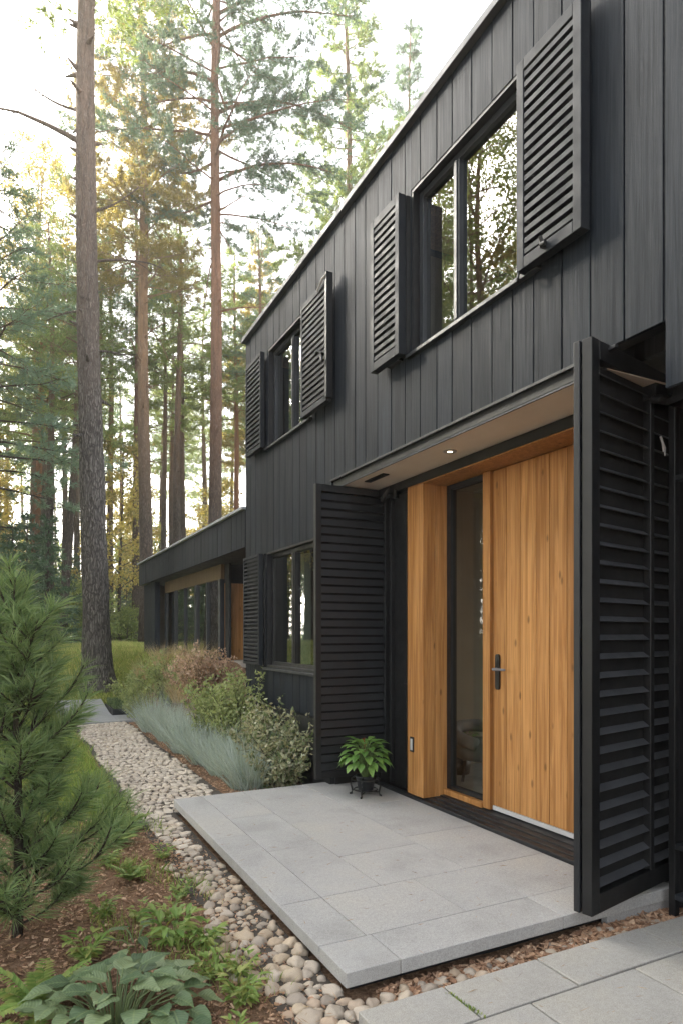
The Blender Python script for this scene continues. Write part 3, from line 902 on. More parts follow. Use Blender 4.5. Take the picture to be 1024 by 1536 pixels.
def stone(me, name, x, y, z, sx, sy, sz, rz, label, cat, group, parent_stuff=None):
    o = bpy.data.objects.new(name, me); COL.objects.link(o)
    o.location = (x, y, z); o.rotation_euler = (rnd.uniform(-.08, .08), rnd.uniform(-.08, .08), rz); o.scale = (sx, sy, sz)
    tag(o, label, cat, group)


# rounded pebbles beside and in front of the landing
placed = []
def try_peb(x, y, r, lab, grp):
    for px, py, pr in placed:
        if (px - x) ** 2 + (py - y) ** 2 < ((pr + r) * .86) ** 2: return False
    placed.append((x, y, r))
    stone(rnd.choice(PM), 'pebble', x, y, gz(x, y) + r * .22, r * rnd.uniform(.9, 1.25), r * rnd.uniform(.85, 1.05), r * rnd.uniform(.85, 1.1), rnd.uniform(0, 6.28), lab, 'pebble', grp)
    return True
for _ in range(1500):
    y = rnd.uniform(2.0, 4.05)
    wide = .30 if y < 3.4 else .26
    x = 1.158 - wide * (rnd.random() ** 1.0) * (1.0 + .25 * math.sin(y * 5))
    if y < 2.22: x = rnd.uniform(.98, 1.09)
    try_peb(x, y, rnd.uniform(.02, .045) * (1 if y < 3.0 else .78), 'rounded river pebble in the strip along the landing slab', 'river pebbles along the landing')
for _ in range(300):
    x = rnd.uniform(1.1, 1.75); y = rnd.uniform(2.12, 2.23)
    try_peb(x, y, rnd.uniform(.022, .04), 'grey pebble in the gap between landing and pavers', 'pebbles in the gap before the pavers')
for _ in range(60):
    x = rnd.uniform(1.75, 3.0); y = rnd.uniform(2.12, 2.24)
    try_peb(x, y, rnd.uniform(.012, .028), 'grey pebble in the gap between landing and pavers', 'pebbles in the gap before the pavers')
npeb = len(placed)
# cobbles of the path
cob = []
y = 3.75; row = 0
while y < 10.93:
    dy = rnd.uniform(.062, .082)
    x1 = 1.142 if y < 5.27 else 1.66 + .03 * math.sin(y * 2)
    x0 = .88 + .03 * math.sin(y * 3.1) + (.05 if y < 4.5 else 0)
    x = x0 + rnd.uniform(0, .04)
    while x < x1 - .03:
        w = rnd.uniform(.05, .088)
        xx_ = x + w / 2; yy_ = y + rnd.uniform(-.012, .012) + .02 * math.sin(x * 7 + row)
        if xx_ + w / 2 < x1 + .02:
            if all((px - xx_) ** 2 + (py - yy_) ** 2 > (pr + w * .42) ** 2 * .8 for px, py, pr in placed[:npeb] if abs(py - yy_) < .2):
                cob.append((xx_, yy_, w, dy))
        x += w
    y += dy; row += 1
cob.sort(key=lambda c: c[1])
lim = max(0, 296 - npeb)
rest = MB()
for k, (x, y, w, dy) in enumerate(cob):
    me = rnd.choice(CM); zz = gz(x, y) + .004 + rnd.uniform(-.006, .006)
    sx, sy, sz = w * .46, dy * .46, .036
    if k < lim:
        stone(me, 'cobble', x, y, zz, sx, sy, sz, rnd.uniform(-.2, .2), 'pale split cobble set in the garden path', 'cobble', 'cobbles of the garden path')
    else:
        co = np.empty(len(me.vertices) * 3, np.float32); me.vertices.foreach_get('co', co); co = co.reshape(-1, 3) * (sx, sy, sz)
        r = rnd.uniform(-.2, .2); c, s_ = math.cos(r), math.sin(r)
        tilt = rnd.uniform(-.08, .08)
        co = np.stack([co[:, 0] * c - co[:, 1] * s_ + x, co[:, 0] * s_ + co[:, 1] * c + y, co[:, 2] + co[:, 0] * tilt + zz], 1)
        rest.add(co, [tuple(p.vertices) for p in me.polygons])
tag(rest.build('path_cobbles', COB), 'pale split cobbles paving the far part of the garden path', 'cobbles', kind='stuff')
# sandy bed under cobbles
mb = MB()
yq = np.arange(1.96, 10.96, .16)
for a_, b_ in zip(yq[:-1], yq[1:]):
    xr = 1.17 if b_ < 5.24 else 1.69
    xl = .86 if a_ > 3.4 else .9
    mb.add([(xl, a_, gz(xl, a_) + .006), (xr, a_, gz(xr, a_) + .008), (xr, b_, gz(xr, b_) + .008), (xl, b_, gz(xl, b_) + .006)], [(0, 1, 2, 3)])
tag(mb.build('path', m_stone('path sand', (.05, .04, .03), .4)), kind='structure')

# bark chips
mb = MB()
def chips(n, xr, yr, cond=None, smin=.008, smax=.03):
    P = RNG.uniform(size=(n, 2)); x = xr[0] + P[:, 0] * (xr[1] - xr[0]); y = yr[0] + P[:, 1] * (yr[1] - yr[0])
    if cond is not None:
        k = cond(x, y); x = x[k]; y = y[k]
    n = len(x); z = ground_z(x, y) + RNG.uniform(.0, .014, n)
    L = RNG.uniform(smin, smax, n); W = L * RNG.uniform(.12, .5, n); a_ = RNG.uniform(0, 2 * PI, n)
    d = np.stack([np.cos(a_), np.sin(a_), RNG.normal(0, .3, n)], 1); s_ = np.stack([-np.sin(a_), np.cos(a_), RNG.normal(0, .3, n)], 1)
    c = np.stack([x, y, z], 1)
    q = RNG.uniform(.5, 1, (n, 4))[:, :, None]
    V = np.stack([c - d * L[:, None] * q[:, 0] - s_ * W[:, None], c + d * L[:, None] * q[:, 1] - s_ * W[:, None] * .7, c + d * L[:, None] * q[:, 2] + s_ * W[:, None], c - d * L[:, None] * q[:, 3] + s_ * W[:, None] * .8], 1)
    up = np.array([0, 0, .004]); V2 = V + up
    A = np.concatenate([V, V2], 1).reshape(-1, 3); b_ = np.arange(n)[:, None] * 8
    F = np.concatenate([b_ + np.array([4, 5, 6, 7]), b_ + np.array([0, 1, 5, 4]), b_ + np.array([1, 2, 6, 5]), b_ + np.array([2, 3, 7, 6]), b_ + np.array([3, 0, 4, 7])])
    mb.add(A, F)
chips(17000, (-1.6, 1.15), (1.3, 5.5), lambda x, y: (x < .97 - .1 * np.sin(y * 4)), .004, .017)
chips(5000, (1.55, 2.6), (5.2, 10.8), lambda x, y: x > 1.68, .006, .02)
chips(900, (.86, 1.15), (1.9, 4.6), None, .004, .012)
chips(1800, (1.3, 3.1), (2.08, 2.27), None, .008, .028)
chips(900, (2.4, 3.1), (2.02, 2.26), None, .015, .04)
chips(500, (2.0, 3.1), (5.2, 5.5))
tag(mb.build('mulch', CHIP), 'brown bark mulch covering the planting beds', 'mulch', kind='stuff')


# ------------------------------------------------------------------ plant tools
def unit(v):
    v = np.asarray(v, float); return v / (np.linalg.norm(v, axis=-1, keepdims=True) + 1e-9)


def blades(mb, P, Dv, L, W, m=0):
    """flat diamond needles / leaves"""
    n = len(P)
    if n == 0: return
    Dv = unit(Dv); S = unit(np.cross(Dv, RNG.normal(size=(n, 3))))
    L = np.broadcast_to(L, (n,))[:, None]; W = np.broadcast_to(W, (n,))[:, None]
    mid = P + Dv * L * .45
    V = np.stack([P, mid + S * W * .5, P + Dv * L, mid - S * W * .5], 1).reshape(-1, 3)
    mb.add(V, np.arange(n * 4).reshape(-1, 4), m)


def leaf(mb, p, d, up, L, W, prof, droop=.5, fold=.25, m=0, wave=0.0):
    """one curved leaf blade, four strips across, with a channelled midrib"""
    p = np.asarray(p, float); d = unit(d); k = len(prof)
    pts = []; cur = p.copy(); dd = d.copy()
    for i_ in range(k):
        pts.append(cur.copy()); cur = cur + dd * L / (k - 1); dd = unit(dd + np.array([0, 0, -droop / (k - 1)]))
    side = np.cross(d, up)
    side = unit(side) if np.linalg.norm(side) > 1e-3 else np.array([1.0, 0, 0])
    nrm = unit(np.cross(side, d)); ph = p[0] * 91 + p[1] * 57
    V = []; ST = []
    for i_, (q, w) in enumerate(zip(pts, prof)):
        for c in (-1, -.5, 0, .5, 1):
            h = fold * w * W * .5 * (1.5 * abs(c) - .6 * c * c) + wave * W * math.sin(ph + i_ * 1.7 + c * 2) * abs(c)
            V.append(q + side * w * W * .5 * c + nrm * h); ST.append((c * w, i_ / (k - 1), L / W))
    F = []
    for i_ in range(k - 1):
        for c in range(4):
            a_ = i_ * 5 + c; F.append((a_, a_ + 1, a_ + 6, a_ + 5))
    mb.add(V, F, m, ST)


OVATE = [.05, .55, .92, 1, .85, .52, .04]
LANCE = [.12, .5, .85, 1, .82, .5, .04]


def grass_clump(mb, n, r, h, w, spread=.5, curl=.8, m=0):
    a_ = RNG.uniform(0, 2 * PI, n); rr = r * np.sqrt(RNG.uniform(0, 1, n))
    P = np.stack([rr * np.cos(a_), rr * np.sin(a_), np.zeros(n)], 1)
    a2 = a_ + RNG.normal(0, .7, n); sp = spread * RNG.uniform(.1, 1.1, n)
    d = unit(np.stack([np.cos(a2) * sp, np.sin(a2) * sp, np.ones(n)], 1))
    H = h * RNG.uniform(.6, 1.1, n)
    S = unit(np.cross(d, np.stack([np.cos(a2), np.sin(a2), np.zeros(n)], 1) + RNG.normal(0, .6, (n, 3))))
    K = 4; rows = []
    cur = P.copy(); dd = d.copy()
    for q in range(K):
        wq = w * (1 - q / (K - 1)) * .5 + .0003
        rows.append((cur - S * wq, cur + S * wq))
        cur = cur + dd * (H / (K - 1))[:, None]
        dd = unit(dd + np.stack([np.cos(a2), np.sin(a2), -np.ones(n) * .4], 1) * (curl * RNG.uniform(.1, .5, n) / (K - 1))[:, None])
    V = np.stack([x for pr in rows for x in pr], 1)  # n, 2K, 3
    b_ = np.arange(n)[:, None] * (2 * K)
    F = np.concatenate([b_ + np.array([2 * q, 2 * q + 1, 2 * q + 3, 2 * q + 2]) for q in range(K - 1)])
    mb.add(V.reshape(-1, 3), F, m)


def curve_pts(p, d, L, n, bend=(0, 0, 0), wob=.1, rng=random):
    p = np.array(p, float); d = unit(d); pts = [p.copy()]
    for q in range(n):
        p = p + d * L / n; pts.append(p.copy())
        d = unit(d + np.array(bend) / n + np.array([rng.uniform(-wob, wob) for _ in range(3)]))
    return np.array(pts), d


DENS = 3.0
# ---- tree generators: each returns (trunk MB, crown MB)
def pine(seed, H, r0, cs, cr, nbr, tufts, blade=(.22, .03), lean=(0, 0), nb=6, wig=.12, stubs=6, twigw=True, top=1.0, up=.25, sides=10, dead=0):
    rg = random.Random(seed); tr = MB(); cw = MB()
    k = 14; zz = np.linspace(0, H, k)
    pts = np.stack([lean[0] * zz / H + wig * np.sin(zz * .35 + seed) * zz / H, lean[1] * zz / H + wig * np.cos(zz * .3 + seed * 2) * zz / H, zz], 1)
    pts[0, 2] = -.3
    rad = r0 * (1 - zz / H) ** .75 * .93 + .02
    rad[0] *= 1.3
    tr.tube(pts, rad, sides)
    def at(z):
        f = z / H * (k - 1); i_ = min(int(f), k - 2); return pts[i_] + (pts[i_ + 1] - pts[i_]) * (f - i_)
    for s_ in range(stubs):
        z = rg.uniform(.2, cs) * H if cs > .25 else rg.uniform(.1, .3) * H; a_ = rg.uniform(0, 6.28); l_ = rg.uniform(.15, .5)
        d = (math.cos(a_), math.sin(a_), rg.uniform(-.1, .4)); pp, _ = curve_pts(at(z), d, l_ + .1, 3, (0, 0, -.2), .15, rg)
        tr.tube(pp, [.035, .025, .018, .006], 5)
    for s_ in range(dead):
        z = rg.uniform(.3, cs + .05) * H; a_ = rg.uniform(0, 6.28); l_ = rg.uniform(1.2, 2.8)
        d = (math.cos(a_), math.sin(a_), rg.uniform(.0, .5)); pp, _ = curve_pts(at(z), d, l_, 6, (0, 0, rg.uniform(-.8, .2)), .15, rg)
        tr.tube(pp, np.linspace(.035, .006, 7), 5)
        for q in (2, 3, 4):
            p2, _ = curve_pts(pp[q], np.array(d) + [rg.uniform(-.8, .8), rg.uniform(-.8, .8), rg.uniform(-.5, .4)], l_ * .35, 3, (0, 0, -.3), .2, rg)
            tr.tube(p2, np.linspace(.012, .003, 4), 3)
    TP = []; TD = []
    for b_ in range(nbr):
        f = (b_ + rg.random()) / nbr
        z = H * (cs + (1 - cs) * f * .985)
        az = b_ * 2.4 + rg.uniform(-.5, .5)
        prof = (math.sin(PI * min(1, (f * .85 + .15)) ** .8) ** .6) * (1 - .55 * f) if top else 1
        L = cr * max(.22, prof) * rg.uniform(.65, 1.15)
        d = np.array([math.cos(az), math.sin(az), up * (.2 + 1.5 * f) + rg.uniform(-.15, .2)])
        pp, ed = curve_pts(at(z), d, L, 6, (0, 0, rg.uniform(-.45, .25)), .12, rg)
        tr.tube(pp, np.linspace(.011 + .008 * L, .004, 7), 5, cap=False)
        ntw = int(4 + L * 3.2)
        for q in range(ntw):
            g = .22 + .78 * (q + rg.random()) / ntw
            i_ = min(int(g * 6), 5); base = pp[i_] + (pp[i_ + 1] - pp[i_]) * (g * 6 - i_)
            bd = unit(pp[i_ + 1] - pp[i_]); sd = unit(np.cross(bd, [0, 0, 1])) * (1 if q % 2 else -1)
            td = unit(bd * rg.uniform(.3, .9) + sd * rg.uniform(.4, 1) + np.array([0, 0, rg.uniform(-.35, .45)]))
            tl = L * rg.uniform(.14, .36) * (1.15 - g * .5) + .12
            p2, e2 = curve_pts(base, td, tl, 3, (0, 0, rg.uniform(-.2, .5)), .2, rg)
            if twigw: tr.tube(p2, np.linspace(.009, .004, 4), 3, cap=False)
            nt_ = max(3, int(tufts * tl * DENS))
            for h in range(nt_):
                gg = .15 + .85 * (h + rg.random()) / nt_; i2 = min(int(gg * 3), 2)
                TP.append(p2[i2] + (p2[i2 + 1] - p2[i2]) * (gg * 3 - i2) + np.array([rg.gauss(0, .05), rg.gauss(0, .05), rg.gauss(0, .04)]))
                TD.append(unit(e2 + np.array([0, 0, .25])))
        TP.append(pp[-1]); TD.append(ed)
    TP = np.array(TP); TD = np.array(TD); n = len(TP)
    P = np.repeat(TP, nb, 0); Dd = np.repeat(TD, nb, 0) + RNG.normal(0, .62, (n * nb, 3))
    blades(cw, P, Dd, blade[0] * RNG.uniform(.6, 1.2, n * nb), blade[1] * RNG.uniform(.7, 1.2, n * nb))
    return tr, cw


def leafy_tree(seed, H, r0, cs, cr, nbr, nl, ls=(.09, .05), lean=(0, 0)):
    rg = random.Random(seed); tr = MB(); cw = MB()
    k = 12; zz = np.linspace(0, H, k)
    pts = np.stack([lean[0] * zz / H + .25 * np.sin(zz * .5 + seed) * zz / H, lean[1] * zz / H + .2 * np.cos(zz * .4 + seed) * zz / H, zz], 1); pts[0, 2] = -.2
    tr.tube(pts, r0 * (1 - zz / H) ** .8 + .01, 8)
    C = []
    for b_ in range(nbr):
        f = (b_ + rg.random()) / nbr; z = H * (cs + (1 - cs) * f * .97); az = b_ * 2.4 + rg.uniform(-.4, .4)
        i_ = min(int(z / H * (k - 1)), k - 2); base = pts[i_] + (pts[i_ + 1] - pts[i_]) * (z / H * (k - 1) - i_)
        L = cr * (1 - .6 * f) * rg.uniform(.6, 1.15)
        pp, ed = curve_pts(base, (math.cos(az), math.sin(az), rg.uniform(.3, .9)), L, 5, (0, 0, -.4), .2, rg)
        tr.tube(pp, np.linspace(.012 + .008 * L, .004, 6), 4, cap=False)
        for q in range(int(5 + 3 * L)):
            g = .3 + .7 * rg.random(); i2 = min(int(g * 5), 4); bs = pp[i2] + (pp[i2 + 1] - pp[i2]) * (g * 5 - i2)
            p2, _ = curve_pts(bs, ed + np.array([rg.uniform(-1, 1), rg.uniform(-1, 1), rg.uniform(-.4, .6)]), L * rg.uniform(.15, .35) + .1, 3, (0, 0, -.5), .2, rg)
            tr.tube(p2, [.006, .005, .004, .003], 3, cap=False)
            C += [p2[1], p2[2], p2[3]]
    C = np.array(C); P = np.repeat(C, nl, 0) + RNG.normal(0, .14, (len(C) * nl, 3))
    Dd = RNG.normal(0, 1, P.shape) + np.array([0, 0, -.3])
    blades(cw, P, Dd, ls[0] * RNG.uniform(.6, 1.3, len(P)), ls[1] * RNG.uniform(.6, 1.2, len(P)))
    return tr, cw


def spruce(seed, H, r0, cr, dens=1.0, blade=(.16, .03)):
    rg = random.Random(seed); tr = MB(); cw = MB()
    tr.tube([(0, 0, -.2), (0, 0, H * .5), (.03, 0, H)], [r0, r0 * .55, .01], 8)
    TP = []; TD = []
    nw = int(H * 3.2)
    for w in range(nw):
        f = w / nw; z = H * (.04 + .95 * f); L0 = cr * (1 - f) ** .85 + .06
        for b_ in range(7):
            az = b_ * 2 * PI / 7 + w * .7 + rg.uniform(-.3, .3); L = L0 * rg.uniform(.7, 1.15)
            pp, ed = curve_pts((0, 0, z), (math.cos(az), math.sin(az), .15 + .6 * f), L, 4, (0, 0, -.5), .1, rg)
            tr.tube(pp, np.linspace(.012, .003, 5), 3, cap=False)
            n = int(L * 16 * dens) + 2
            for q in range(n):
                g = .15 + .85 * rg.random(); i_ = min(int(g * 4), 3)
                TP.append(pp[i_] + (pp[i_ + 1] - pp[i_]) * (g * 4 - i_) + np.array([rg.gauss(0, .07), rg.gauss(0, .07), rg.gauss(-.02, .03)]) * (L + .3))
                TD.append(ed + np.array([rg.gauss(0, .5), rg.gauss(0, .5), rg.gauss(-.1, .3)]))
    TP = np.array(TP); TD = np.array(TD); nb = 5; n = len(TP)
    blades(cw, np.repeat(TP, nb, 0), np.repeat(unit(TD), nb, 0) + RNG.normal(0, .55, (n * nb, 3)), blade[0] * RNG.uniform(.6, 1.2, n * nb), blade[1])
    return tr, cw


def make_tree(name, gen, barkm, leafm, loc, label, cat='tree', group=None, rz=0):
    root = empty(name, loc, label, cat, group, rz)
    t, c = gen
    t.build('trunk', barkm, root, local=True, smooth=True)
    c.build('crown', leafm, root, local=True)
    return root


# ---- big grey pine by the path: detailed trunk
ax, ay = spot(146, 13.3)
A = empty('pine_tree', (ax, ay, gz(ax, ay)), 'thick grey barked pine rising from the lawn at the path end', 'pine tree')
mb = MB()
ns, nr = 44, 230; HA = 21.0
V = []
for q in range(nr):
    z = -.25 + (HA + .25) * (q / (nr - 1)) ** 1.25
    rr = .268 * (1 - max(z, 0) / 34) + .15 * math.exp(-max(z, -.1) / .38) * .85
    cx = .12 * math.sin(z * .22 + 2) - .11; cy = .1 * math.sin(z * .3)
    for s_ in range(ns):
        t = s_ * 2 * PI / ns
        lob = 1 + .07 * math.exp(-max(z, 0) / .8) * math.sin(5 * t + 1)
        ridge = mnoise.noise(Vector((math.cos(t) * 5.5, math.sin(t) * 5.5, z * 1.1))) * .022 + mnoise.noise(Vector((math.cos(t) * 12, math.sin(t) * 12, z * 3.5))) * .012
        V.append((cx + (rr * lob + ridge) * math.cos(t), cy + (rr * lob + ridge) * math.sin(t), z))
i, j = np.meshgrid(np.arange(nr - 1), np.arange(ns), indexing='ij'); j2 = (j + 1) % ns
mb.add(V, np.stack([i * ns + j, i * ns + j2, (i + 1) * ns + j2, (i + 1) * ns + j], -1).reshape(-1, 4))
rg = random.Random(9)
Rv = np.array([math.cos(TH), -math.sin(TH), 0])
def a_axis(z): return np.array([.12 * math.sin(z * .22 + 2) - .11, .1 * math.sin(z * .3), z])
for q in range(34):   # knots and broken stubs
    z = 3.2 + 10.5 * q / 34 + rg.uniform(-.15, .15); a_ = rg.uniform(0, 6.28); l_ = rg.uniform(.04, .22)
    d = np.array([math.cos(a_), math.sin(a_), rg.uniform(-.2, .5)])
    pp, _ = curve_pts(a_axis(z), d, .25 + l_, 3, (0, 0, -.2), .1, rg); mb.tube(pp, [.075, .06, .035, .012], 7)
for z, sgn, L, b_ in ((10.9, -1, 2.6, -.5), (11.6, -1, 1.6, .3), (7.6, -1, 1.0, -.3), (8.6, 1, 1.5, -.4), (6.8, 1, .9, -.6), (9.6, 1, 1.2, .2)):
    pp, _ = curve_pts(a_axis(z), Rv * sgn + np.array([0, .2, .9 if L > 2 else .3]), L, 8, (0, 0, b_ * 1.4), .07, rg)
    mb.tube(pp, np.linspace(.06 if L > 2 else .03, .008, 9), 6)
    for q in (3, 5, 6):
        p2, _ = curve_pts(pp[q], Rv * sgn + np.array([rg.uniform(-.6, .6), rg.uniform(-.6, .6), rg.uniform(-.4, .5)]), L * .35, 4, (0, 0, -.3), .2, rg); mb.tube(p2, np.linspace(.012, .003, 5), 4)
mb.build('trunk', BARK_A, A, local=True, smooth=True)
_, cw = pine(77, 22, .2, .62, 2.6, 40, 7, (.17, .022), nb=7)
cw.build('crown', ND_MID, A, local=True)

# ---- other named trees (photo column, depth)
def T(name, gen, bark, lf, px, t, label, cat='pine tree', group=None, rz=0):
    x, y = spot(px, t); return make_tree(name, gen, bark, lf, (x, y, gz(x, y)), label, cat, group, rz)

T('pine_tree', pine(2, 25.5, .235, .47, 3.0, 84, 14, (.15, .018), (-.25, .1), nb=9, stubs=14, dead=9), BARK_B, ND_SUNLIT, 221, 22, 'tall pine with sunlit golden crown just beyond the flat annex roof')
gC = pine(5, 28, .215, .47, 4.6, 60, 13, (.14, .016), (.1, 0), nb=9, stubs=12, dead=5, up=.1)
rg = random.Random(4)
for z, sgn, L, drp in ((14.2, 1, 3.7, -1.0), (16.3, 1, 4.4, -1.0), (15.4, 1, 1.5, .8), (18.6, 1, 4.2, -.8), (17.2, -1, 2.2, -.8), (19.3, 1, 3.6, -.5)):
    pp, _ = curve_pts((.05, 0, z), Rv * sgn + np.array([0, rg.uniform(-.3, .1), .42]), L, 9, (0, 0, drp), .05, rg)
    gC[0].tube(pp, np.linspace(.055, .012, 10), 6)
    tp = []; td = []
    for q in range(3, 10):
        for _ in range(4):
            p2, e2 = curve_pts(pp[q], Rv * sgn * .7 + np.array([rg.uniform(-.7, .7), rg.uniform(-.7, .7), rg.uniform(-.5, .7)]), rg.uniform(.4, .95), 3, (0, 0, -.2), .2, rg)
            gC[0].tube(p2, [.01, .008, .006, .003], 3, cap=False)
            for h in range(18): tp.append(p2[1 + h % 3] + RNG.normal(0, .07, 3)); td.append(e2)
    tp = np.array(tp); td = np.array(td)
    blades(gC[1], np.repeat(tp, 7, 0), np.repeat(td, 7, 0) + RNG.normal(0, .6, (len(tp) * 7, 3)), .14 * RNG.uniform(.6, 1.2, len(tp) * 7), .018)
T('pine_tree', gC, BARK_C, ND_BLUE, 322, 20, 'slim red barked pine with arching branches beside the roofline')
T('pine_tree', pine(8, 27, .22, .30, 3.4, 84, 13, (.17, .021), nb=8), BARK_F, ND_MID, 520, 25, 'airy pine standing behind the sloping roof edge')
T('pine_tree', pine(9, 27.5, .2, .25, 2.7, 90, 15, (.18, .022), nb=8), BARK_F, ND_BLUE, 618, 29, 'pointed dark pine whose tip shows above the roof')
T('pine_tree', pine(12, 20.5, .2, .42, 2.8, 70, 13, (.2, .025), nb=8), BARK_F, ND_SUNLIT, 392, 33, 'rounded golden pine at the far corner of the roof')
T('pine_tree', pine(14, 21.5, .18, .42, 2.6, 64, 12, (.24, .034), nb=7), BARK_F, ND_SUNLIT, 450, 38, 'thin golden pine peeping over the black roof edge')
T('pine_tree', pine(16, 12.6, .17, .30, 3.0, 54, 8, (.16, .018), nb=7, up=.1), BARK_F, ND_BLUE, -15, 15.5, 'bushy blue green pine at the left picture edge', rz=1)
T('pine_tree', pine(17, 15.5, .17, .42, 3.2, 50, 7, (.18, .022), nb=6), BARK_F, ND_MID, 75, 24, 'spreading green pine behind the thick grey trunk')
T('pine_tree', pine(18, 14.0, .2, .52, 3.6, 38, 6, (.18, .022), (.5, 0), nb=6, stubs=3), BARK_O, ND_MID, 46, 26, 'pine with bright orange trunk deep at the left', rz=0)
T('leaning_tree', pine(19, 16, .16, .5, 2.8, 36, 6, (.18, .022), (1.0, .2), nb=6), BARK_F, ND_MID, 92, 23, 'brown pine leaning right behind the grey trunk')
T('leafy_tree', leafy_tree(21, 22, .17, .45, 3.2, 60, 10, (.14, .08)), BARK_F, LF_YEL, 66, 29, 'tall airy tree with pale yellow leaves against the sky', 'tree')
T('pine_tree', pine(23, 17, .13, .55, 2.2, 36, 9, (.2, .028), nb=6), BARK_F, ND_MID, 246, 29, 'thin dark pine right beside the golden crowned trunk')
T('pine_tree', pine(24, 18, .15, .55, 2.4, 36, 9, (.22, .03), nb=6), BARK_O, ND_MID, 354, 30, 'orange barked pine between red pine and house corner')

# ---- forest prototypes and copies
protos = []
def proto(name, gen, bark, lf, label, cat, group):
    r = make_tree(name, gen, bark, lf, (0, 0, -100), label, cat, group); protos.append(r); return r
GF = 'forest pines beyond the lawn'
p1 = proto('forest_pine', pine(31, 19.5, .17, .54, 2.7, 42, 6, (.24, .024), nb=5, sides=8), BARK_F, ND_MID, 'tall straight pine in the forest beyond the lawn', 'pine tree', GF)
p2 = proto('forest_pine', pine(32, 18, .15, .56, 3.1, 40, 6, (.24, .024), (.4, .2), nb=5, sides=8), BARK_F, ND_MID, 'tall straight pine in the forest beyond the lawn', 'pine tree', GF)
p3 = proto('forest_pine', pine(33, 20.5, .16, .60, 2.4, 38, 6, (.24, .024), (-.3, .1), nb=5, sides=8), BARK_C, ND_BLUE, 'tall straight pine in the forest beyond the lawn', 'pine tree', GF)
p4 = proto('young_tree', leafy_tree(41, 9, .07, .22, 1.9, 34, 6, (.16, .09)), BARK_F, LF_YEL, 'slender young tree with yellow green leaves among the trunks', 'young tree', 'young leafy trees among the pines')
p5 = proto('young_tree', leafy_tree(42, 7, .06, .15, 1.8, 34, 6, (.15, .085), (.5, 0)), BARK_F, LF_GRN, 'slender young tree with yellow green leaves among the trunks', 'young tree', 'young leafy trees among the pines')
p6 = proto('young_spruce', spruce(51, 4.2, .06, 1.2, 1.0, (.2, .035)), BARK_F, ND_DARK, 'dark conical young spruce under the pines', 'spruce', 'young spruces under the pines')
p7 = proto('understory_bush', leafy_tree(61, 2.0, .03, .05, 1.2, 22, 6, (.13, .08)), BARK_F, LF_GRN, 'green understory bush at the forest edge', 'bush', 'bushes at the forest edge')
rg = random.Random(17)
used = {}
def put(pr, x, y, rz, s_):
    if pr.name not in used:
        used[pr.name] = 1; pr.location = (x, y, gz(x, y) - .05); pr.rotation_euler = (0, 0, rz); pr.scale = (s_, s_, s_); return pr
    return copy_tree(pr, (x, y, gz(x, y) - .05), rz, s_)
pts_ = []
def free(x, y, dmin):
    if x > 1.2 and y < 17.5: return False
    if any((x - a_) ** 2 + (y - b_) ** 2 < dmin ** 2 for a_, b_ in pts_): return False
    pts_.append((x, y)); return True
cnt = 0
while cnt < 44:
    t = 25 + 30 * rg.random() ** .9; px = rg.uniform(-120, 560)
    x, y = spot(px, t)
    if px > 380 and rg.random() < .6: continue
    if free(x, y, 1.6):
        put(rg.choice([p1, p2, p3]), x, y, rg.uniform(0, 6.28), rg.uniform(.8, 1.12)); cnt += 1
cnt = 0
while cnt < 30:
    t = 24 + 26 * rg.random(); px = rg.uniform(-80, 400); x, y = spot(px, t)
    if free(x, y, 1.0): put(rg.choice([p4, p4, p5]), x, y, rg.uniform(0, 6.28), rg.uniform(.7, 1.25)); cnt += 1
for px, t, s_ in ((72, 19, .95), (20, 17, .8), (-20, 20, 1.1), (40, 24, 1.2), (110, 30, 1), (190, 34, 1), (285, 36, 1.2), (8, 30, 1.3), (150, 40, 1.4), (240, 42, 1.4), (330, 40, 1.3)):
    x, y = spot(px, t); put(p6, x, y, rg.uniform(0, 6), s_)
for k in range(30):
    t = rg.uniform(18.5, 40); px = rg.uniform(-60, 370); x, y = spot(px, t)
    if x > 1.6 and y < 17: continue
    put(p7, x, y, rg.uniform(0, 6), rg.uniform(.6, 1.3))
# trees left of the picture: mirrored in the window panes and shading the garden
GM = 'pines left of the garden mirrored in the windows'
for x, y, s_ in ((-7, 9, .8), (-9.5, 14, .9), (-6.2, 16, .75), (-12, 10, .95), (-14, 18, 1), (-9, 20, .9), (-12, 25, 1), (-6, 24, .9), (-17, 13, 1), (-10, 6, .85), (-16, 24, 1.05), (-20, 19, 1.1), (-13, 3, .9), (-18, 7, 1.0)):
    c = copy_tree(rg.choice([p1, p2]), (x, y, gz(x, y) - .05), rg.uniform(0, 6), s_, 'pine left of the garden, mirrored in the window panes', GM)
for x, y, s_ in ((-6.5, 11.5, 1.3), (-8, 17, 1.4), (-10, 11, 1.5), (-7, 20.5, 1.3), (-5.5, 6, 1.0), (-9, 8, 1.4), (-11, 15.5, 1.5)):
    c = copy_tree(rg.choice([p4, p5]), (x, y, gz(x, y) - .05), rg.uniform(0, 6), s_, 'leafy tree left of the garden, mirrored in the window panes', 'leafy trees left of the garden mirrored in the windows')

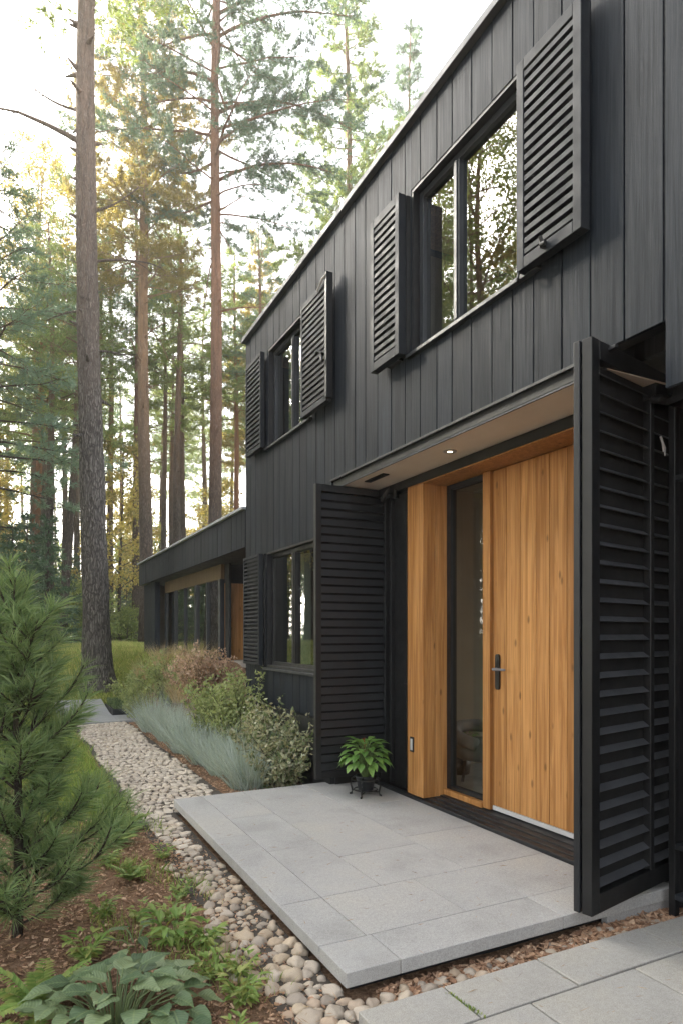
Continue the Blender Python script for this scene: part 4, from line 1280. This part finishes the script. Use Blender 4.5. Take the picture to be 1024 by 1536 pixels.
for k in range(26):
    t = rg.uniform(20, 46); px = rg.uniform(-480, -125); x, y = spot(px, t)
    copy_tree(rg.choice([p1, p2, p3, p4, p4]), (x, y, gz(x, y) - .05), rg.uniform(0, 6), rg.uniform(.8, 1.15), 'tree left of the garden, mirrored in the window panes', GM)
for k in range(22):
    x = rg.uniform(-15, -4.5); y = rg.uniform(22, 40)
    copy_tree(rg.choice([p4, p5, p4, p6]), (x, y, gz(x, y) - .05), rg.uniform(0, 6), rg.uniform(.9, 1.6), 'tree left of the garden, mirrored in the window panes', GM)
bt = make_tree('broadleaf_tree', leafy_tree(71, 16, .16, .34, 3.6, 54, 7, (.12, .07)), BARK_F, LF_GRN, (-5.8, 13.4, gz(-5.8, 13.4)), 'broad leafy tree mirrored in the near upper window', 'tree', 'leafy trees mirrored in the upper windows')
copy_tree(bt, (-8.2, 17.2, .2), 2.0, 1.05); copy_tree(bt, (-9.2, 12.2, .0), 4.0, .95); copy_tree(bt, (-6.5, 22, .6), 1.0, 1.0); copy_tree(bt, (-8, 28, .8), 3.0, 1.0); copy_tree(bt, (-11, 33, .9), 5.0, 1.1); copy_tree(bt, (-6.2, 31, .9), 2.4, .95)

# ------------------------------------------------------------------ foreground pine sapling
SX, SY = .03, 3.45
sap = empty('pine_sapling', (SX, SY, gz(SX, SY)), 'young long needled pine sapling filling the left foreground', 'pine sapling')
st = MB(); nd = MB(); rg = random.Random(3)
pp, _ = curve_pts((0, 0, -.05), (.02, .02, 1), 1.62, 8, (0, 0, .2), .03, rg); st.tube(pp, np.linspace(.022, .006, 9), 8)
def shoot(p, d, L, n, nl=.125, bend=(0, 0, .5)):
    q, e = curve_pts(p, d, L, 5, bend, .08, rg); st.tube(q, np.linspace(.0065, .0025, 6), 5, cap=False)
    g = RNG.uniform(.12, 1, n) ** .75 * 5; i_ = np.minimum(g.astype(int), 4); f = (g - i_)[:, None]
    P = q[i_] * (1 - f) + q[i_ + 1] * f; tn = unit(q[i_ + 1] - q[i_])
    R = RNG.normal(0, 1, (n, 3)); R = unit(R - tn * (R * tn).sum(1)[:, None])
    dd = unit(tn * RNG.uniform(.5, 1.3, n)[:, None] + R * .75 + np.array([0, 0, .02]))
    Lx = nl * RNG.uniform(.65, 1.15, n); S = unit(np.cross(dd, RNG.normal(size=(n, 3)))); w = .0012
    mid = P + dd * (Lx * .55)[:, None]; tip = P + dd * Lx[:, None] + np.array([0, 0, -1]) * (Lx * RNG.uniform(.02, .16, n))[:, None]
    V = np.stack([P - S * w, P + S * w, mid + S * w, tip, mid - S * w], 1).reshape(-1, 3)
    b_ = np.arange(n)[:, None] * 5; nd.add(V, b_ + np.array([0, 1, 2, 3, 4]))
    return q, e
for k in range(46):
    z = .05 + 1.46 * (k / 45) ** 1.15; i_ = min(int(z / 1.62 * 8), 7); az = k * 2.4 + rg.uniform(-.3, .3)
    L = (.42 * (1 - z / 1.95) + .09) * rg.uniform(.6, 1.3)
    d = np.array([math.cos(az), math.sin(az), .42 + .6 * z / 1.6])
    q, e = shoot(pp[i_] + np.array([0, 0, z - pp[i_][2]]), d, L, int(230 * L / .45), bend=(0, 0, .85))
    for h in range(int(3 + L * 7)):
        g = rg.uniform(.25, .9); i2 = min(int(g * 5), 4); sd = unit(np.cross(unit(q[i2 + 1] - q[i2]), [0, 0, 1])) * rg.choice([-1, 1])
        shoot(q[i2], unit(q[i2 + 1] - q[i2]) + sd * rg.uniform(.5, 1.1) + np.array([0, 0, rg.uniform(-.1, .5)]), L * rg.uniform(.3, .55), 78, .11)
for k in range(5):
    az = k * 1.25; shoot(pp[-1] - np.array([0, 0, .02]), (math.cos(az) * .5, math.sin(az) * .5, 1), .2, 80, .11)
shoot(pp[-1], (0, 0, 1), .24, 120, .11)
st.build('trunk', BARK_F, sap, local=True, smooth=True); nd.build('needles', ND_SAP, sap, local=True)
sap.scale = (1.15, 1.15, .98)

# ------------------------------------------------------------------ blue grasses along the path
gp = []
for k in range(3):
    mb = MB(); grass_clump(mb, 520, .15, .56, .0065, .85, .9); grass_clump(mb, 70, .1, .68, .004, .6, .4); o = mb.build('blue_grass', LF_BGR, None, (0, 0, -50)); gp.append(o)
rg = random.Random(8)
spots_ = [(1.98, 5.80), (2.08, 6.15), (1.93, 6.45), (2.12, 6.62), (1.94, 7.1), (2.1, 7.45), (1.9, 7.85), (2.06, 8.3), (1.9, 8.8), (2.03, 9.25), (1.88, 9.75), (2.0, 10.3)]
for k, (x, y) in enumerate(spots_):
    o = gp[k] if k < 3 else gp[k % 3].copy()
    if k >= 3: COL.objects.link(o)
    o.location = (x, y, gz(x, y) - .01); o.rotation_euler = (0, 0, rg.uniform(0, 6)); s_ = rg.uniform(.82, 1.12); o.scale = (s_, s_, s_ * rg.uniform(.8, 1.08))
    lab = 'tuft of blue green ornamental grass in the row beside the cobbled path'
    if k == 0: lab = 'front tuft of the blue green grass row, nearest the landing slab'
    if k == 11: lab = 'last tuft of the blue green grass row, beside the concrete path slab'
    tag(o, lab, 'grass tuft', 'blue green grass tufts beside the path')


# ------------------------------------------------------------------ shrubs
def shrub(seed, H, R, nst, nl, ls, zbase=.1, upb=.9):
    rg = random.Random(seed); st = MB(); lf = MB(); C = []
    for k in range(nst):
        az = rg.uniform(0, 6.28); sp = rg.uniform(.1, 1)
        d = (math.cos(az) * sp * R / H * 1.3, math.sin(az) * sp * R / H * 1.3, upb)
        L = H * rg.uniform(.6, 1.1)
        q, e = curve_pts((rg.gauss(0, R * .12), rg.gauss(0, R * .12), 0), d, L, 6, (0, 0, -.3), .14, rg)
        st.tube(q, np.linspace(.006, .0018, 7), 4, cap=False)
        for h in range(1, 7):
            for _ in range(2):
                p2, _e = curve_pts(q[h], e + np.array([rg.uniform(-1, 1), rg.uniform(-1, 1), rg.uniform(-.3, .7)]), L * rg.uniform(.1, .22), 2, (0, 0, 0), .2, rg)
                st.tube(p2, [.002, .0016, .001], 3, cap=False)
                C += list(p2)
    C = np.array(C); P = np.repeat(C, nl, 0) + RNG.normal(0, .018, (len(C) * nl, 3))
    blades(lf, P, RNG.normal(0, 1, P.shape) + np.array([0, 0, .25]), ls[0] * RNG.uniform(.6, 1.25, len(P)), ls[1] * RNG.uniform(.7, 1.2, len(P)))
    return st, lf


def mk_shrub(name, loc, gen, lm, label, cat='shrub', group=None):
    x, y = loc; r = empty(name, (x, y, gz(x, y) - .02), label, cat, group)
    gen[0].build('stem', TWIG, r, local=True); gen[1].build('foliage', lm, r, local=True); return r

mk_shrub('shrub', (2.26, 5.62), shrub(1, .62, .34, 30, 4, (.05, .026)), LF_VAR, 'cream flecked shrub tucked against the tall entry shutter')
mk_shrub('shrub', (2.30, 6.2), shrub(2, .68, .34, 32, 4, (.05, .026)), LF_VAR, 'loose cream and bronze shrub under the ground floor window')
mk_shrub('shrub', (2.22, 6.9), shrub(3, .92, .38, 34, 4, (.055, .026)), LF_OLV, 'tall olive green shrub at the ground floor window corner')
mk_shrub('shrub', (2.2, 7.75), shrub(4, .7, .4, 34, 4, (.055, .026)), LF_OLV, 'olive green shrub below the slatted ground floor shutter')
mk_shrub('shrub', (2.3, 8.7), shrub(5, .66, .42, 34, 5, (.045, .025)), LF_PNK, 'dusty pink flowering shrub by the annex opening')
mk_shrub('shrub', (1.85, 11.3), shrub(6, .55, .4, 30, 4, (.05, .03)), LF_OLV, 'low green shrub behind the blue grass row')
mk_shrub('shrub', (2.05, 12.2), shrub(7, .62, .6, 36, 4, (.06, .035)), LF_OLV, 'rounded green shrub near the base of the grey pine')
mk_shrub('shrub', (2.2, 10.2), shrub(8, .7, .4, 30, 4, (.05, .026)), LF_OLV, 'green shrub between blue grass and tan grasses')
for k, (x, y, s_) in enumerate(((2.25, 9.5, 1.0), (2.3, 10.7, 1.05), (2.1, 11.4, 1.0), (2.45, 11.9, 1.1), (2.3, 12.8, 1.0), (2.5, 10.0, 1.0))):
    mb = MB(); grass_clump(mb, 380, .16, .42 * s_, .005, .8, 1.0)
    o = mb.build('tan_grass', LF_TAN, None, (x, y, gz(x, y) - .02)); tag(o, 'feathery tan grass clump in front of the annex glass', 'grass clump', 'tan grasses before the annex')
# low box hedge with dark edging
hb = empty('box_hedge', (1.85, 12.2, gz(1.85, 12.2)), 'low clipped box hedge in dark metal edging beside the path slab', 'hedge')
mb = MB()
zb = gz(1.3, 12.2) + .0
for x0, x1, y0, y1 in ((1.57, 1.585, 11.72, 12.8), (2.15, 2.165, 11.72, 12.8), (1.587, 2.148, 11.72, 11.735)): mb.box(x0, x1, y0, y1, zb - .15, zb + .10)
mb.build('edging', DARKP, hb)
mb = MB(); n = 9000
P = np.stack([RNG.uniform(1.6, 2.13, n), RNG.uniform(11.75, 12.78, n), RNG.uniform(0, 1, n) ** .6 * .2 + zb], 1); P[:, 2] += .02 * np.sin(P[:, 0] * 21) * np.sin(P[:, 1] * 17)
blades(mb, P, RNG.normal(0, 1, (n, 3)) + np.array([0, 0, .5]), .03 * RNG.uniform(.7, 1.3, n), .018)
mb.build('foliage', LF_BOX, hb)

# ------------------------------------------------------------------ lawn and verge grass
def grass_field(name, mat, n, xr, yr, cond, h, w, label):
    x = RNG.uniform(*xr, n); y = yr[0] + (yr[1] - yr[0]) * RNG.uniform(0, 1, n)
    k = cond(x, y); x = x[k]; y = y[k]; n = len(x)
    P = np.stack([x, y, ground_z(x, y) - .005], 1)
    a_ = RNG.uniform(0, 2 * PI, n); H = h * RNG.uniform(.45, 1.2, n) * (1 + .35 * np.sin(x * 2.1 + y) * np.sin(y * 1.7 - x))
    S = np.stack([np.cos(a_), np.sin(a_), np.zeros(n)], 1) * w * .5
    ln = RNG.normal(0, .35, (n, 3)); ln[:, 2] = 1
    t1 = P + unit(ln) * (H * .55)[:, None]; ln2 = ln * np.array([1.9, 1.9, .85]); t2 = t1 + unit(ln2) * (H * .5)[:, None]
    V = np.stack([P - S, P + S, t1 + S * .7, t2, t1 - S * .7], 1).reshape(-1, 3)
    mb = MB(); mb.add(V, np.arange(n)[:, None] * 5 + np.array([0, 1, 2, 3, 4]))
    return tag(mb.build(name, mat), label, 'grass', kind='stuff')
house_out = lambda x, y: ~((x > 2.62) & (y < 14.7)) & ~((x > .68) & (x < 1.6) & (y < 13.25)) & ~((x > 1.55) & (x < 2.18) & (y < 12.85))
grass_field('lawn_grass', GRS, 60000, (-5.5, 4.0), (10.9, 23), lambda x, y: house_out(x, y) & (RNG.uniform(size=len(x)) < 1 - sstep(16, 26, y) * .5), .13, .009, 'yellow green meadow grass on the rising lawn')
grass_field('verge_grass', GRSV, 20000, (-1.2, .92), (4.5, 11.2), lambda x, y: (x < .88 + .05 * np.sin(y * 3)) & (RNG.uniform(size=len(x)) < lawn_mask(x, y) * (.35 + .65 * sstep(-.2, .5, x))), .15, .006, 'green verge grass along the cobbled path')
grass_field('sparse_grass', GRSV, 2200, (.35, 1.0), (2.4, 5.0), lambda x, y: np.sin(x * 9 + y * 5) > .45, .09, .004, 'sparse grass tufts between mulch and pebbles')
mb = MB()
mos = RNG.uniform(0, 1, (90, 1)) * np.array([[.02, -.2, 0]]) + np.array([[1.495, 2.06, -.066]]) + RNG.normal(0, .004, (90, 3)) * [1, 1, .3]
blades(mb, mos, RNG.normal(0, .6, (90, 3)) + [0, 0, 1], .018, .006)
tag(mb.build('joint_moss', GRSV), 'thin line of moss in the paver joint', 'moss', kind='stuff')


# ------------------------------------------------------------------ ferns, hosta, small plants
mb = MB()
def needles_on(n, xr, yr, zf, L, cond=None):
    x = RNG.uniform(*xr, n); y = RNG.uniform(*yr, n)
    if cond is not None:
        k = cond(x, y); x = x[k]; y = y[k]; n = len(x)
    P = np.stack([x, y, zf(x, y)], 1); a_ = RNG.uniform(0, 6.28, n)
    d = np.stack([np.cos(a_), np.sin(a_), RNG.normal(0, .08, n)], 1)
    blades(mb, P, d, L * RNG.uniform(.5, 1.2, n), .0022)
needles_on(9000, (-1.6, 1.0), (1.3, 6.0), lambda x, y: ground_z(x, y) + .012, .07, lambda x, y: x < .95)
needles_on(1500, (1.68, 2.5), (5.25, 9), lambda x, y: ground_z(x, y) + .012, .07)
needles_on(170, (1.17, 2.8), (2.26, 5.1), lambda x, y: x * 0 + .0022, .05)
needles_on(110, (1.15, 3.2), (1.45, 2.08), lambda x, y: x * 0 - .0545, .05)
needles_on(260, (.86, 1.16), (1.9, 5), lambda x, y: ground_z(x, y) + .03, .06)
tag(mb.build('pine_needles', m_leaf('dry pine needles', [(.30, .17, .08), (.42, .27, .14), (.22, .12, .06), (.5, .36, .2)], .1, .7, 0)), 'dry brown pine needles fallen on the mulch and stone', 'needle litter', kind='stuff')


def fern(seed, nf, L, W, droop=1.1):
    rg = random.Random(seed); mb = MB()
    for k in range(nf):
        az = k * 2.4 + rg.uniform(-.3, .3); l_ = L * rg.uniform(.65, 1.1)
        q, e = curve_pts((0, 0, 0), (math.cos(az) * .8, math.sin(az) * .8, rg.uniform(.7, 1.6)), l_, 9, (0, 0, -droop), .06, rg)
        mb.tube(q, np.linspace(.0025, .0008, 10), 3, cap=False)
        for h in range(2, 10):
            tn = unit(q[h] - q[h - 1]); sd = unit(np.cross(tn, [0, 0, 1])); wl = W * math.sin(PI * (h / 10.5)) ** .7
            for s_ in (-1, 1):
                for off in (0, .5):
                    leaf(mb, q[h - 1] + (q[h] - q[h - 1]) * off, sd * s_ + tn * .5, (0, 0, 1), wl * rg.uniform(.8, 1.1), wl * .38, [.3, 1, .7, .05], .3, .1)
    return mb


def small_plant(seed, n, L, W, h):
    rg = random.Random(seed); mb = MB()
    for k in range(n):
        az = k * 2.4; hh = h * rg.uniform(.1, 1)
        q, e = curve_pts((0, 0, 0), (math.cos(az) * .6, math.sin(az) * .6, 1.1), hh, 3, (0, 0, -.3), .1, rg)
        mb.tube(q, [.002, .0018, .0015, .001], 3, cap=False)
        for s_ in range(3):
            a2 = az + rg.uniform(-1.2, 1.2)
            leaf(mb, q[3 if s_ < 2 else 2], (math.cos(a2), math.sin(a2), rg.uniform(.0, .8)), (0, 0, 1), L * rg.uniform(.7, 1.15), W * rg.uniform(.8, 1.1), LANCE, .7, .2)
    return mb


fp = [fern(k, 13, .26, .06).build('fern', LF_FRN, None, (0, 0, -60)) for k in range(2)]
sp_ = [small_plant(k, 26, .075, .026, .17).build('leafy_plant', LF_FRN, None, (0, 0, -60)) for k in range(2)]
fl = [(.66, 4.62, .8, 'yellow green fern beside the cobbles, topmost of the mulch bed', 0), (.62, 3.95, .62, 'bright little fern alone on the bare mulch', 1), (.78, 4.95, .85, 'fern half in the verge grass at the path bend', 0),
      (.10, 2.75, .9, 'dark green fern left of the hosta', 1), (.02, 2.45, .85, 'fern in the bottom left corner below the sapling', 0), (.74, 5.5, .8, 'fern in the grass verge where the path straightens', 1), (-.25, 2.95, 1, 'fern under the pine sapling at the picture edge', 0)]
for k, (x, y, s_, lab, v) in enumerate(fl):
    o = fp[v] if k in (0, 1) else fp[v].copy()
    if k > 1: COL.objects.link(o)
    o.location = (x, y, gz(x, y)); o.rotation_euler = (0, 0, k * 1.7); o.scale = (s_,) * 3; tag(o, lab, 'fern', 'ferns in the mulch bed')
sl_ = [(.66, 3.02, 1.1, 'leafy green plant behind the hosta', 0), (.80, 2.92, .85, 'sparse green plant between hosta and pebbles', 1), (.80, 2.42, .8, 'small yellow green plant beside the front pebbles', 0), (.86, 2.62, .6, 'wispy little plant at the pebble edge', 1),
       (.83, 3.55, .55, 'tiny green plant on the mulch near the slab edge', 0), (.86, 4.2, .6, 'tiny plant at the cobble edge below the path bend', 1), (.70, 5.2, .9, 'round green plant where verge grass meets mulch', 0), (.76, 6.0, .8, 'leafy plant in the verge by the cobbles', 1)]
sl_ += [(.42, 3.5, .7, 'green plant between sapling and bare mulch', 0), (.58, 3.38, .55, 'little plant in the middle of the bare mulch', 1), (.72, 3.3, .65, 'plant on the mulch where the pebbles begin', 0), (.30, 3.05, .8, 'green plant under the right side of the sapling', 1),
        (.74, 2.66, .7, 'yellow green plant squeezed between hosta and pebble strip', 0), (.55, 4.25, .7, 'plant between the two bright ferns', 1), (.60, 5.0, .85, 'plant at the foot of the verge grass', 0), (.18, 2.2, .8, 'plant at the very bottom beside the hosta', 1), (.70, 2.16, .6, 'small plant right of the hosta by the front paver', 0)]
for k, (x, y, s_, lab, v) in enumerate(sl_):
    o = sp_[v] if k in (0, 1) else sp_[v].copy()
    if k > 1: COL.objects.link(o)
    o.location = (x, y, gz(x, y)); o.rotation_euler = (0, 0, k * 1.1); o.scale = (s_,) * 3; tag(o, lab, 'plant', 'small plants in the mulch bed')


def hosta(seed, n, R, L, W, h):
    rg = random.Random(seed); mb = MB()
    for k in range(n):
        f = (k + .5) / n; az = k * 2.39996; r = R * math.sqrt(f); hh = h * (1 - .55 * f) * rg.uniform(.8, 1.15)
        base = np.array([r * math.cos(az) * .25, r * math.sin(az) * .25, 0]); tip = np.array([r * math.cos(az), r * math.sin(az), hh])
        q = np.array([base, base * .5 + tip * .5 + np.array([0, 0, hh * .25]), tip]); mb.tube(q, [.004, .0032, .0025], 5, cap=False)
        a2 = az + rg.uniform(-.9, .9); d = np.array([math.cos(a2), math.sin(a2), .3 - .35 * f + rg.uniform(-.25, .25)])
        leaf(mb, tip, d, (0, 0, 1), L * rg.uniform(.8, 1.12), W * rg.uniform(.85, 1.1), [.18, .78, 1.0, .97, .82, .55, .26, .03], rg.uniform(.3, 1.0), rg.uniform(.1, .3), 0, .05)
    return mb


hm = hosta(2, 74, .30, .108, .084, .20)
o = hm.build('hosta', LF_HOS, None, (.34, 2.46, gz(.34, 2.46)), smooth=True); tag(o, 'broad leaved blue green hosta in the bottom left corner', 'hosta')
o = hosta(5, 8, .13, .09, .05, .07).build('hosta', LF_HOS, None, (.52, 3.12, gz(.52, 3.12)), smooth=True); tag(o, 'small hosta seedling on the mulch below the sapling', 'hosta')

# ------------------------------------------------------------------ potted plant on iron stand
PX, PY = 2.58, 4.66
ps = empty('plant_stand', (PX, PY, 0), 'black wrought iron plant stand with curled legs beside the shutter', 'plant stand')
for k in range(4):
    az = PI / 4 + k * PI / 2; c, s_ = math.cos(az), math.sin(az)
    mb = MB(); q = [(c * r, s_ * r, z) for r, z in ((.135, .008), (.118, .012), (.112, .04), (.125, .085), (.118, .13), (.09, .155), (.078, .14), (.085, .125))]
    mb.tube(q, [.008, .009, .0085, .008, .008, .0075, .007, .006], 8); mb.build('leg', IRON, ps, local=True, smooth=True)
mb = MB(); ring = [(.095 * math.cos(t), .095 * math.sin(t), .05) for t in np.linspace(0, 2 * PI, 25)]; mb.tube(ring, .005, 6)
mb.tube([(-.085, -.085, .03), (.085, .085, .03)], .005, 6); mb.tube([(-.085, .085, .036), (.085, -.085, .036)], .005, 6); mb.tube([(.115 * math.cos(t), .115 * math.sin(t), .135) for t in np.linspace(0, 2 * PI, 25)], .004, 6)
mb.build('ring', IRON, ps, local=True, smooth=True)
pt = empty('potted_plant', (PX, PY, .044), 'bright green leafy plant in a dark pot on the iron stand', 'potted plant')
mb = MB(); mb.lathe([(.001, .0), (.055, .0), (.062, .005), (.078, .10), (.083, .105), (.083, .12), (.074, .12), (.072, .108), (.001, .105)], 28); mb.build('pot', DARKP, pt, local=True, smooth=True)
mb = MB(); rg = random.Random(12)
for k in range(84):
    f = (k + .5) / 84; az = k * 2.4 + rg.uniform(-.2, .2); r = .15 * math.sqrt(f); hh = .12 + .17 * (1 - f ** 1.3) * rg.uniform(.75, 1.1)
    q = np.array([(0.02 * math.cos(az), .02 * math.sin(az), .105), (r * .5 * math.cos(az), r * .5 * math.sin(az), .105 + hh * .65), (r * math.cos(az), r * math.sin(az), .105 + hh)])
    mb.tube(q, [.003, .0026, .002], 4, cap=False)
    leaf(mb, q[2], (math.cos(az), math.sin(az), .75 - 1.1 * f + rg.uniform(-.15, .2)), (0, 0, 1), 0.12 * rg.uniform(.75, 1.2), .056 * rg.uniform(.85, 1.15), LANCE, 1.0, .28)
mb.build('foliage', LF_POT, pt, local=True, smooth=True)
mb = MB(); mb.tube([(0, 0, .2), (-.01, .0, .33), (-.012, .0, .42)], [.002, .0018, .0015], 4)
blades(mb, np.array([(-.012, 0, .36 + .007 * k) for k in range(10)]), RNG.normal(0, .5, (10, 3)) + [0, 0, .8], .022, .01); mb.build('flower_stalk', FLOWER, pt, local=True)

# hall plant and chair behind the sidelight
hp = empty('house_plant', (3.66, 4.86, .04), 'green house plant seen through the sidelight glass', 'house plant')
mb = MB(); mb.lathe([(.001, 0), (.1, 0), (.12, .16), (.11, .16), (.001, .15)], 24); mb.build('pot', DARKP, hp, local=True, smooth=True)
gg = small_plant(9, 70, .10, .036, .28); gg.V = [v + np.array([0, 0, .15]) for v in gg.V]; gg.build('foliage', LF_POT, hp, local=True)
ch = empty('armchair', (3.62, 4.42, .04), 'grey round armchair inside the hall behind the sidelight', 'armchair')
mb = MB()
mb.tube([(.27 * math.cos(t), .27 * math.sin(t), .40 + .06 * math.sin(t)) for t in np.linspace(-.6, PI + .6, 20)], .055, 12); mb.build('backrest', m_paint('grey wool', (.2, .2, .2), .9), ch, local=True, smooth=True)
mb = MB(); mb.lathe([(.001, .22), (.24, .22), (.27, .25), (.27, .33), (.23, .36), (.001, .36)], 24); mb.build('seat', m_paint('grey wool seat', (.17, .17, .17), .9), ch, local=True, smooth=True)
for k in range(4):
    az = PI / 4 + k * PI / 2; mb = MB(); mb.tube([(.2 * math.cos(az), .2 * math.sin(az), 0), (.17 * math.cos(az), .17 * math.sin(az), .22)], [.012, .016], 8); mb.build('leg', BLACK, ch, local=True)

# ------------------------------------------------------------------ black shelf rack at the right edge
rk = empty('shelf_rack', (3.05, 1.98, -.115), 'black metal shelf rack at the right picture edge by the folding shutter', 'rack')
for x, y in ((-.07, .20), (-.07, -.25), (.05, .20), (.05, -.25)):
    mb = MB(); mb.box(x - .018, x + .018, y - .018, y + .018, 0, 2.62); mb.build('upright', BLACK, rk, local=True, bevel=.003)
for z in (.11, .36, 2.19):
    mb = MB(); mb.box(-.11, .065, -.27, .17, z, z + .03); mb.build('shelf', DARKP if z > .2 else FRAMEP, rk, local=True, bevel=.006)
mb = MB(); mb.tube([(-.07, .21, 2.60), (-.13, .24, 2.62), (-.19, .22, 2.60), (-.21, .17, 2.58)], [.02, .026, .022, .01], 8); mb.box(-.14, .05, -.27, .19, 2.57, 2.60); mb.build('top_bracket', IRON, rk, local=True, bevel=.003)

# ------------------------------------------------------------------ light
S = Vector((-.36, .82, .46)).normalized()
elev = math.asin(S.z); azim = math.atan2(S.x, S.y)
w = bpy.data.worlds.new('World'); scene.world = w; w.use_nodes = True
nt = w.node_tree; bg = nt.nodes['Background']
sky = nt.nodes.new('ShaderNodeTexSky'); sky.sky_type = 'NISHITA'; sky.sun_disc = False
sky.sun_elevation = elev; sky.sun_rotation = azim
sky.air_density = 1.0; sky.dust_density = 4.0; sky.ozone_density = 1.0
hs = nt.nodes.new('ShaderNodeHueSaturation'); hs.inputs['Saturation'].default_value = .30
nt.links.new(sky.outputs[0], hs.inputs['Color']); nt.links.new(hs.outputs[0], bg.inputs[0])
bg.inputs[1].default_value = .15
sd = bpy.data.lights.new('sun', 'SUN'); sd.energy = 3.1; sd.angle = math.radians(10); sd.color = (1, .93, .80)
so = bpy.data.objects.new('sun', sd); COL.objects.link(so); so.rotation_euler = S.to_track_quat('Z', 'Y').to_euler(); so.location = (-8, 14, 14)

HAZE = 0.0024
if HAZE:
    mb = MB(); mb.box(-175, 175, -125, 175, -3, 36)
    hm_ = bpy.data.materials.new('woodland air'); hm_.use_nodes = True
    hn = hm_.node_tree; hn.nodes.clear()
    ho = hn.nodes.new('ShaderNodeOutputMaterial'); hv = hn.nodes.new('ShaderNodeVolumePrincipled')
    hv.inputs['Color'].default_value = (.95, .94, .88, 1); hv.inputs['Density'].default_value = HAZE; hv.inputs['Anisotropy'].default_value = .3
    hn.links.new(hv.outputs[0], ho.inputs['Volume'])
    tag(mb.build('haze', hm_), 'thin pale haze between the trees', 'haze', kind='stuff')
scene.view_settings.view_transform = 'Standard'; scene.view_settings.look = 'None'
scene.view_settings.gamma = 1; scene.view_settings.use_curve_mapping = False
scene.view_settings.exposure = 2.5
scene.render.engine = 'CYCLES'
cy = scene.cycles
cy.max_bounces = 8; cy.transparent_max_bounces = 16; cy.use_denoising = True
cy.sample_clamp_indirect = 6
for ob in scene.objects:
    if '_w' in ob: del ob['_w']
